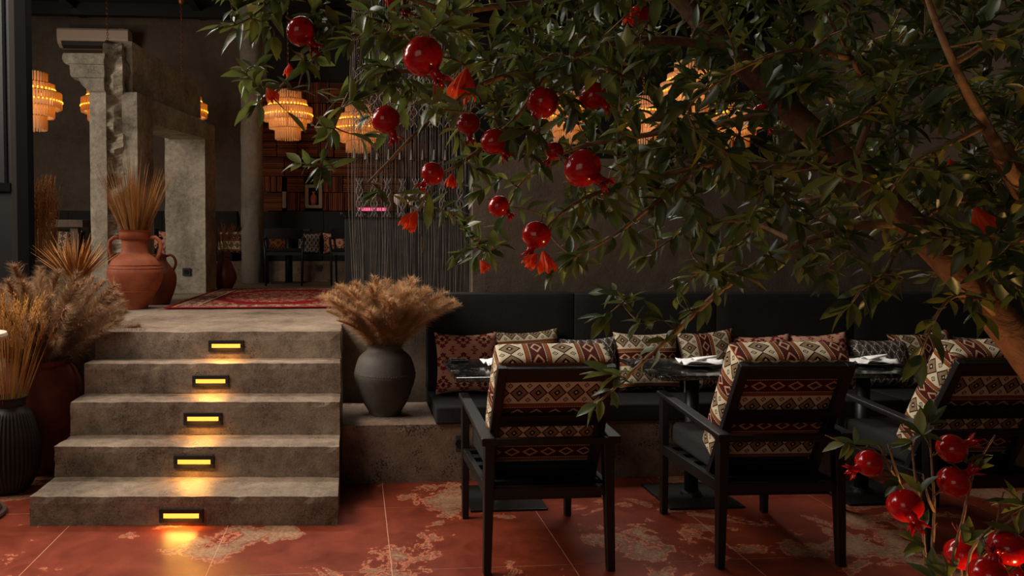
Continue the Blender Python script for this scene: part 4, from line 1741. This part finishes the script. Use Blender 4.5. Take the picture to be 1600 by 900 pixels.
def add_leaf(p, d, size, r_=lr):
    # leaves picked off where they would hide a lamp or a fruit
    u_, v_, z_ = proj(p + d.normalized() * size * .55)
    for gu, gv, ga, gb in GAPS:
        if ((u_ - gu) / (ga + 9)) ** 2 + ((v_ - gv) / (gb + 9)) ** 2 < 1 and r_.random() < .93:
            return
    d = d.normalized()
    up = Vector((r_.gauss(0, .45), r_.gauss(-.25, .45), 1))
    x = d.cross(up)
    x = x.normalized() if x.length > 1e-4 else d.orthogonal().normalized()
    z = x.cross(d)
    M = Matrix((x, d, z)).transposed().to_4x4()
    M.translation = p
    s = size
    leaves.append((M @ Matrix.Diagonal((s * r_.uniform(.80, 1.05), s, s, 1)), r_.randrange(4)))


def leafy(P, start, size, spacing=.019, r_=lr):
    """opposite pairs along the polyline P beyond fraction start, and a terminal whorl"""
    tot = sum((P[i + 1] - P[i]).length for i in range(len(P) - 1))
    acc, nxt, k = 0, tot * start, 0
    for i in range(len(P) - 1):
        seg = (P[i + 1] - P[i])
        L = seg.length
        if L < 1e-6:
            continue
        t = seg / L
        while nxt < acc + L:
            p = P[i] + t * (nxt - acc)
            o = t.orthogonal().normalized()
            o = Matrix.Rotation(k * 1.35 + r_.uniform(-.4, .4), 3, t) @ o
            for s in (1, -1):
                if r_.random() < .86:
                    d = t * r_.uniform(.45, .95) + o * s * r_.uniform(.7, 1.0) + Vector((0, 0, r_.uniform(-.35, .1)))
                    add_leaf(p, d, size * r_.uniform(.65, 1.1), r_)
            nxt += spacing * r_.uniform(.8, 1.5)
            k += 1
        acc += L
    t = (P[-1] - P[-2]).normalized()
    for s in range(3):
        o = Matrix.Rotation(s * 2.1 + r_.random(), 3, t) @ t.orthogonal().normalized()
        add_leaf(P[-1], t + o * r_.uniform(.25, .6), size * r_.uniform(.8, 1.15), r_)


def grow(tip, leaf_len=.052, spacing=.024, maxd=.9, droop=.04):
    best, bd = None, 1e9
    for p, _ in skel:
        d = (p - tip).length_squared
        if d < bd:
            best, bd = p, d
    bd = math.sqrt(bd)
    if bd > maxd or bd < .03:
        return False
    mid = best.lerp(tip, .5) + Vector((lr.gauss(0, .03), lr.gauss(0, .03), abs(lr.gauss(0, .5)) * droop * bd / .2))
    P = [best * (1 - t) ** 2 + mid * 2 * t * (1 - t) + tip * t * t for t in [i / 7 for i in range(8)]]
    L = sum((P[i + 1] - P[i]).length for i in range(7))
    twigs.tube(P, [.0030 - .0019 * i / 7 for i in range(8)], 4, False)
    st = max(.12, 1 - .24 / L) if L > .26 else .15
    leafy(P, st, leaf_len, spacing)
    skel.extend((p, 2) for p in P[3:])
    return True


dense = [(560, -90), (545, 120), (585, 200), (640, 225), (720, 235), (770, 300), (850, 280), (930, 330), (1010, 330), (1100, 345), (1210, 370), (1330, 390), (1420, 400), (1520, 380), (1620, 420), (1680, 400), (1680, -120)]
left = [(350, -60), (352, 40), (395, 140), (430, 175), (480, 215), (545, 235), (620, 215), (600, -60)]
lowmid = [(700, 260), (715, 340), (735, 400), (800, 330), (900, 400), (1000, 400), (1090, 440), (1250, 420), (1330, 440), (1400, 400), (1200, 330), (900, 300)]
right = [(1420, 380), (1470, 470), (1540, 430), (1620, 440), (1620, 330), (1450, 330)]
samples = []


def scatter(poly, n, d0, d1):
    us = [p[0] for p in poly]
    vs = [p[1] for p in poly]
    k = 0
    while k < n:
        u, v = lr.uniform(min(us), max(us)), lr.uniform(min(vs), max(vs))
        if inside(poly, u, v):
            samples.append(at(u, v, lr.uniform(d0, d1)))
            k += 1


scatter(dense, 470, 1.62, 2.8)
scatter([(600, -90), (600, 120), (700, 180), (1000, 230), (1300, 330), (1680, 330), (1680, -120)], 330, 1.9, 3.1)
scatter(left, 44, 1.95, 2.25)
scatter(lowmid, 30, 1.75, 2.4)
scatter(right, 16, 1.6, 2.0)
# explicit sprays seen in the photograph
for u, v, d in [(385, 118, 2.05), (400, 165, 2.05), (345, 38, 2.05), (470, 255, 2.1), (520, 268, 2.1), (575, 262, 1.98), (590, 300, 1.98), (640, 315, 1.95),
                (700, 330, 2.1), (725, 352, 2.2), (715, 395, 2.3), (745, 385, 2.3), (770, 395, 2.3), (800, 380, 2.2), (900, 405, 1.85), (870, 420, 1.8), (925, 395, 1.8),
                (945, 495, 2.0), (950, 455, 2.1), (975, 470, 2.0), (1000, 505, 2.0), (1035, 500, 2.0), (1060, 460, 2.05), (925, 635, 2.0), (955, 585, 2.0), (975, 600, 2.0), (1040, 540, 2.0),
                (1330, 470, 1.72), (1355, 450, 1.72), (1375, 465, 1.72), (1400, 440, 1.75), (1440, 550, 1.63), (1450, 525, 1.63), (1470, 500, 1.63), (1480, 485, 1.65), (1515, 500, 1.7), (1530, 490, 1.7),
                (1560, 440, 1.65), (1590, 455, 1.62), (1305, 275, 1.5), (1490, 295, 1.5), (1470, 270, 1.5), (1360, 120, 1.5), (1395, 110, 1.5), (1560, 60, 1.5)]:
    samples.append(at(u, v, d))
tree_line = [p for p, _ in skel]
samples.sort(key=lambda s: min((p - s).length_squared for p in tree_line[::4]))
for s_ in samples:
    grow(s_, lr.uniform(.058, .080))
# leaves directly along the slender parts of the limbs
for pts, r0 in limbs:
    P = smooth_path(px(pts), .03)
    if r0 < .0135:
        leafy(P, .35, .070, .030)
tag(kid(twigs.build('twigs', M_['twig'], tree, smooth=True)), None, None, None, 'stuff')

# the 300 leaves that show largest are parts of their own, the rest one stuff part
sc_ = []
for i, (M, vv) in enumerate(leaves):
    c = M @ Vector((0, .5, 0))
    u, v, z = proj(c)
    if 0 <= u <= 1600 and 0 <= v <= 900:
        nz = (M.to_3x3() @ Vector((0, 0, 1))).normalized()
        sc_.append((M.to_scale()[1] ** 2 * (abs(nz.dot((c - CAM).normalized())) + .1) / z ** 2, i))
sc_.sort(reverse=True)
big = set(i for _, i in sc_[:300])
V, F = [], []
for i, (M, vv) in enumerate(leaves):
    if i in big:
        o = bpy.data.objects.new('leaf', LEAFM[vv])
        sc.collection.objects.link(o)
        o.parent = tree
        o.matrix_local = Matrix.Translation(-tr_base) @ M
    else:
        b0 = len(V)
        V += [tuple(M @ Vector(p)) for p in LEAFV[vv][0]]
        F += [tuple(b0 + k for k in f) for f in LEAFV[vv][1]]
me = bpy.data.meshes.new('foliage')
me.from_pydata(V, [], F)
tag(kid(link('foliage', me, M_['leaf'], tree, True)), None, None, None, 'stuff')
print('leaves', len(leaves))


# ------------------------------------------------------------------ pomegranates
def fruit_mesh():
    b = MB()
    n, m_ = 28, 18
    prof = []
    for i in range(m_ + 1):
        a = PI * i / m_
        r = math.sin(a) * .5
        z = -math.cos(a) * .47
        if z > .38:
            r *= 1.0
        prof.append((max(.001, r), z))
    b.lathe(prof, n, mod=lambda r, z, a: r * (1 + .018 * math.cos(a * 6) * (1 - abs(z))))
    return b.mesh('rind')


def calyx_mesh():
    b = MB()
    n = 24
    prof = [(.20, .38), (.14, .48), (.125, .58), (.145, .66)]
    b.lathe(prof, n, cap=False)
    for k in range(6):
        a = 2 * PI * k / 6
        da = .50
        base = [(a - da, .62), (a + da, .62)]
        p0 = Vector((.145 * math.cos(a - da), .145 * math.sin(a - da), .65))
        p1 = Vector((.145 * math.cos(a + da), .145 * math.sin(a + da), .65))
        q0 = Vector((.24 * math.cos(a - da * .62), .24 * math.sin(a - da * .62), .77))
        q1 = Vector((.24 * math.cos(a + da * .62), .24 * math.sin(a + da * .62), .77))
        e = Vector((.34 * math.cos(a), .34 * math.sin(a), .91))
        k0 = len(b.v)
        off = Vector((math.cos(a), math.sin(a), 0)) * .018
        b.v += [tuple(x) for x in (p0, p1, q1, e, q0)] + [tuple(x - off) for x in (p0, p1, q1, e, q0)]
        b.f += [(k0, k0 + 1, k0 + 2, k0 + 4), (k0 + 4, k0 + 2, k0 + 3), (k0 + 8 + 1, k0 + 7, k0 + 6, k0 + 5), (k0 + 8, k0 + 7, k0 + 9)]
        for x, y in ((0, 1), (1, 2), (2, 3), (3, 4), (4, 0)):
            b.f.append((k0 + x, k0 + 5 + x, k0 + 5 + y, k0 + y))
    return b.mesh('calyx')


FM, CM = fruit_mesh(), calyx_mesh()
SMm = MB().tube([(0, 0, -.44), (.03, 0, -.55), (.06, .02, -.75)], [.05, .035, .03], 6).mesh('stalk')


def pomegranate(label, u, v, d, dpx, cal, toward=0.1, group='pomegranates hanging in the tree'):
    """cal = image angle in degrees of the calyx (0 right, -90 down); toward > 0 turns it to the camera"""
    p = at(u, v, d)
    z = proj(p)[2]
    D = dpx * z / FPX
    a = math.radians(cal)
    ax = (R_ * math.cos(a) + U_ * math.sin(a)) * math.cos(toward) - F_ * math.sin(toward)
    q = Vector((0, 0, 1)).rotation_difference(ax)
    o = thing('pomegranate', label, 'pomegranate', p, 0, group)
    o.rotation_mode = 'QUATERNION'
    o.rotation_quaternion = q
    o.scale = (D, D, D)
    for nm, me, mt in (('rind', FM, 'fruit'), ('calyx', CM, 'fruit'), ('stalk', SMm, 'twig')):
        link(nm, me, M_[mt], o, True)
    return o


for a in [
    ('shiny red pomegranate among leaves at the upper left end of the tree', 470, 49, 2.0, 47, -50),
    ('largest dark red pomegranate high left of centre, leaf across its side', 661, 88, 1.72, 64, -55),
    ('dark red pomegranate with calyx pointing down, left of the string curtain top', 603, 187, 1.85, 46, -65),
    ('small bright red pomegranate with long calyx straight below', 732, 193, 1.9, 37, -85),
    ('red pomegranate just right of and below the one with long calyx', 771, 221, 1.85, 42, -50),
    ('shadowed dark red pomegranate in the leaves above centre', 848, 160, 1.95, 50, -120),
    ('shadowed dark red pomegranate hanging high right of centre', 926, 150, 1.95, 44, -40),
    ('small red pomegranate tucked directly above the big glossy one', 866, 236, 1.9, 30, -120),
    ('red pomegranate with calyx spread to the lower left before the curtain', 676, 271, 1.85, 37, -130),
    ('big glossy red pomegranate hanging at the middle of the picture', 910, 263, 1.68, 60, -35),
    ('red pomegranate half covered by leaves, right of the curtain', 779, 322, 2.05, 34, -40),
    ('glossy red pomegranate hanging lowest, above the orange blossoms', 838, 367, 1.75, 46, -112),
    ('reddish pomegranate among shaded leaves close left of the upper trunk', 1192, 180, 2.25, 38, -60),
    ('bright red pomegranate cut by the top edge of the picture', 620, -2, 2.0, 40, -60),
    ('dim orange-red pomegranate under the top edge right of centre', 1000, 26, 2.35, 38, -90),
]:
    pomegranate(*a)
GS = 'pomegranates on the sprigs at lower right'
for a in [
    ('red pomegranate on the sprig farthest left at lower right', 1358, 724, 1.72, 42, 200),
    ('red pomegranate topmost on the lower right sprigs', 1487, 701, 1.72, 45, 20),
    ('red pomegranate directly under the topmost one on the sprigs', 1490, 753, 1.70, 48, 35),
    ('red pomegranate showing its open dark calyx to the camera', 1414, 790, 1.66, 52, -100, 1.05),
    ('red pomegranate behind stems at the bottom of the sprigs', 1503, 866, 1.78, 50, 90),
    ('large red pomegranate near the lower right corner', 1573, 856, 1.62, 58, -70),
    ('red pomegranate cut by the bottom edge of the picture', 1545, 898, 1.60, 56, 80),
]:
    pomegranate(*a[:6], toward=a[6] if len(a) > 6 else .1, group=GS)


# --- blossoms (parts of the tree)
def flower_mesh(seed):
    """ruffled bell of crumpled petals with an inner whorl"""
    r = random.Random(seed)
    b = MB()
    for sc2, n, m_, k0 in ((1.0, 48, 9, 6), (.66, 40, 7, 5)):
        b0 = len(b.v)
        for i in range(m_ + 1):
            t = i / m_
            for k in range(n):
                a = 2 * PI * k / n
                ruff = math.sin(a * k0 + seed * 2) * .5 + math.sin(a * (2 * k0 + 1) + seed + t * 3) * .35
                rr2 = (.05 + .40 * math.sin(t * 1.35) + .16 * t * t * ruff) * sc2
                z = t * .92 + .20 * t * t * math.sin(a * k0 + 1.2 + seed) + .07 * t * math.sin(a * 13 + seed)
                b.v.append((rr2 * math.cos(a), rr2 * math.sin(a), z * (1.0 if sc2 == 1 else .95)))
        for i in range(m_):
            for k in range(n):
                b.f.append((b0 + i * n + k, b0 + i * n + (k + 1) % n, b0 + (i + 1) * n + (k + 1) % n, b0 + (i + 1) * n + k))
    return b.mesh('flower')


FL = [flower_mesh(i) for i in range(3)]


def flower(u, v, d, wpx, ang, k):
    p = at(u, v, d)
    D = wpx * proj(p)[2] / FPX
    a = math.radians(ang)
    ax = (R_ * math.cos(a) + U_ * math.sin(a) - F_ * .25).normalized()
    o = link('flower', FL[k % 3], M_['flower'], tree, True)
    M = Matrix.Translation(p - ax * D * .5) @ Vector((0, 0, 1)).rotation_difference(ax).to_matrix().to_4x4() @ Matrix.Diagonal((D, D, D, 1))
    o.matrix_local = Matrix.Translation(-tr_base) @ M


for k, a in enumerate([(643, 342, 1.93, 30, -120), (705, 280, 1.93, 20, -100), (852, 407, 1.72, 32, -80), (832, 405, 1.73, 24, -130), (755, 414, 2.3, 18, -60), (725, 128, 2.0, 46, -100),
                       (422, 146, 2.03, 22, -60), (452, 108, 2.04, 18, -90), (1535, 346, 1.9, 48, -70), (1485, 254, 2.0, 12, -90), (1150, 228, 2.2, 18, -60), (985, 20, 2.2, 26, -90)]):
    flower(*a, k)
b = MB()
for u, v, u2, v2, d in ((655, 325, 672, 292, 1.93), (656, 362, 660, 395, 1.93)):
    p, q = at(u, v, d), at(u2, v2, d)
    b.tube([p, p.lerp(q, .5) + R_ * .006, q], .0016, 4)
kid(b.build('flower_stalk', M_['twig'], tree))

# ------------------------------------------------------------------ pomegranate sprigs in a planter, lower right
sp_base = Vector((1.16, 1.72, 0))
shrub = thing('pomegranate_shrub', 'thorny pomegranate sprigs rising from the lower right corner', 'shrub', sp_base)
pl_ = thing('planter', 'round clay planter of the sprigs below the picture edge', 'planter', sp_base)
MB().lathe(smooth_prof([(.15, 0), (.17, .04), (.21, .2), (.22, .33), (.23, .36)]) + [(.20, .36), (.20, .32), (.001, .32)], 32).build('body', M_['terra'], pl_, smooth=True)
leaves2 = []
save = leaves
leaves = leaves2
stems = [
    [(1490, 1080, 1.72), (1458, 900, 1.72), (1460, 800, 1.72), (1457, 740, 1.72), (1452, 660, 1.72)],
    [(1492, 1080, 1.72), (1448, 890, 1.74), (1440, 800, 1.74), (1430, 740, 1.73), (1424, 690, 1.72)],
    [(1495, 1080, 1.72), (1485, 900, 1.70), (1500, 830, 1.70), (1515, 760, 1.70), (1530, 720, 1.70), (1556, 680, 1.70)],
    [(1440, 800, 1.74), (1405, 755, 1.72), (1385, 725, 1.71), (1365, 702, 1.70), (1338, 698, 1.70), (1290, 680, 1.70)],
    [(1500, 1080, 1.72), (1520, 900, 1.66), (1545, 860, 1.64), (1560, 830, 1.62), (1600, 800, 1.62)],
    [(1502, 1080, 1.72), (1512, 890, 1.68), (1530, 845, 1.66), (1560, 815, 1.64), (1620, 780, 1.62)],
    [(1385, 725, 1.71), (1378, 700, 1.71), (1370, 692, 1.71)],
    [(1405, 755, 1.72), (1395, 720, 1.72), (1388, 694, 1.72)],
    [(1515, 760, 1.70), (1520, 730, 1.70), (1540, 705, 1.70)],
    [(1556, 830, 1.64), (1562, 790, 1.64), (1568, 768, 1.64)],
    [(1505, 1080, 1.72), (1540, 960, 1.62), (1590, 880, 1.60), (1640, 840, 1.6)],
    [(1460, 800, 1.72), (1448, 770, 1.72), (1443, 740, 1.72)],
]
for P in stems:
    Q = smooth_path(px(P), .02)
    n = len(Q)
    Q = [q + R_ * .003 * fbm(q, 25, 2) for q in Q]
    o = MB()
    r0 = .0062 if P[0][1] > 1000 else .0035
    o.tube(Q, [r0 * (1 - .65 * i / n) * (1 + .25 * fbm(Q[i], 40, 1)) for i in range(n)], 6)
    for i in range(3, n - 1, 4):
        a = lr.uniform(0, 6)
        d = (R_ * math.cos(a) + F_ * math.sin(a) * .5 + U_ * .9).normalized()
        o.tube([Q[i], Q[i] + d * lr.uniform(.006, .018)], [.002, .0006], 4)
    ob = o.build('stem', M_['twig'], shrub, smooth=True)
    ob.matrix_parent_inverse = Matrix.Translation(-sp_base)
ss = random.Random(5)


def spray(u, v, d, n, size, ang, fan=1.2):
    p = at(u, v, d)
    for k in range(n):
        a = math.radians(ang) + (k - (n - 1) / 2) * fan / max(1, n - 1) * 2 + ss.uniform(-.2, .2)
        dr = R_ * math.cos(a) + U_ * math.sin(a) - F_ * ss.uniform(-.5, .5)
        add_leaf(p, dr, 1.3 * size * ss.uniform(.8, 1.15), ss)


for a in [(1335, 694, 1.70, 4, .042, 120, 2.0), (1325, 690, 1.7, 3, .04, -120, .6), (1440, 680, 1.72, 7, .046, 90, 2.2), (1452, 662, 1.72, 4, .045, 60, 1.0), (1425, 690, 1.72, 3, .035, 200, .6),
          (1405, 755, 1.70, 4, .045, 200, 1.0), (1440, 770, 1.72, 2, .045, 100, .5), (1510, 725, 1.69, 2, .04, 70, .5), (1478, 722, 1.69, 1, .036, -10, 0), (1443, 850, 1.73, 3, .048, 190, .6), (1438, 830, 1.73, 2, .04, 100, .7),
          (1525, 735, 1.7, 2, .038, 50, .4), (1460, 905, 1.70, 5, .05, 150, 1.2), (1480, 900, 1.69, 3, .045, 100, .8), (1505, 848, 1.70, 5, .052, 40, .9), (1548, 840, 1.63, 3, .05, -80, .8),
          (1590, 835, 1.60, 4, .05, 150, 1.3), (1600, 790, 1.6, 5, .052, 120, 1.4), (1588, 790, 1.62, 2, .05, 140, .5), (1570, 905, 1.60, 3, .04, 60, 1.2)]:
    spray(*a)
leaves = save
for M, vv in leaves2:
    o = bpy.data.objects.new('leaf', LEAFM[vv])
    sc.collection.objects.link(o)
    o.parent = shrub
    o.matrix_local = Matrix.Translation(-sp_base) @ M

# warm garden spot at the foot of tree and sprigs, aimed upwards
sp = thing('garden_spotlight', 'small black garden spotlight at the foot of the tree, below the picture edge', 'light', (1.62, 1.36, 0))
MB().lathe([(.05, 0), (.05, .012), (.012, .016), (.012, .06)], 20).build('foot', M_['steel'], sp)
b = MB().lathe([(.02, .06), (.045, .075), (.05, .15), (.046, .15), (.04, .09), (.001, .085)], 20)
b.build('housing', M_['steel'], sp, smooth=True)
l = bpy.data.lights.new('garden_lamp', 'SPOT')
l.energy, l.color, l.spot_size, l.spot_blend, l.shadow_soft_size = 46, (1.0, .56, .2), math.radians(112), .7, .035
lo = bpy.data.objects.new('lamp', l)
sc.collection.objects.link(lo)
lo.parent = sp
lo.location = (0, 0, .14)
lo.rotation_euler = (Vector((1.50, 1.85, 1.5)) - Vector((1.62, 1.36, .14))).to_track_quat('-Z', 'Y').to_euler()
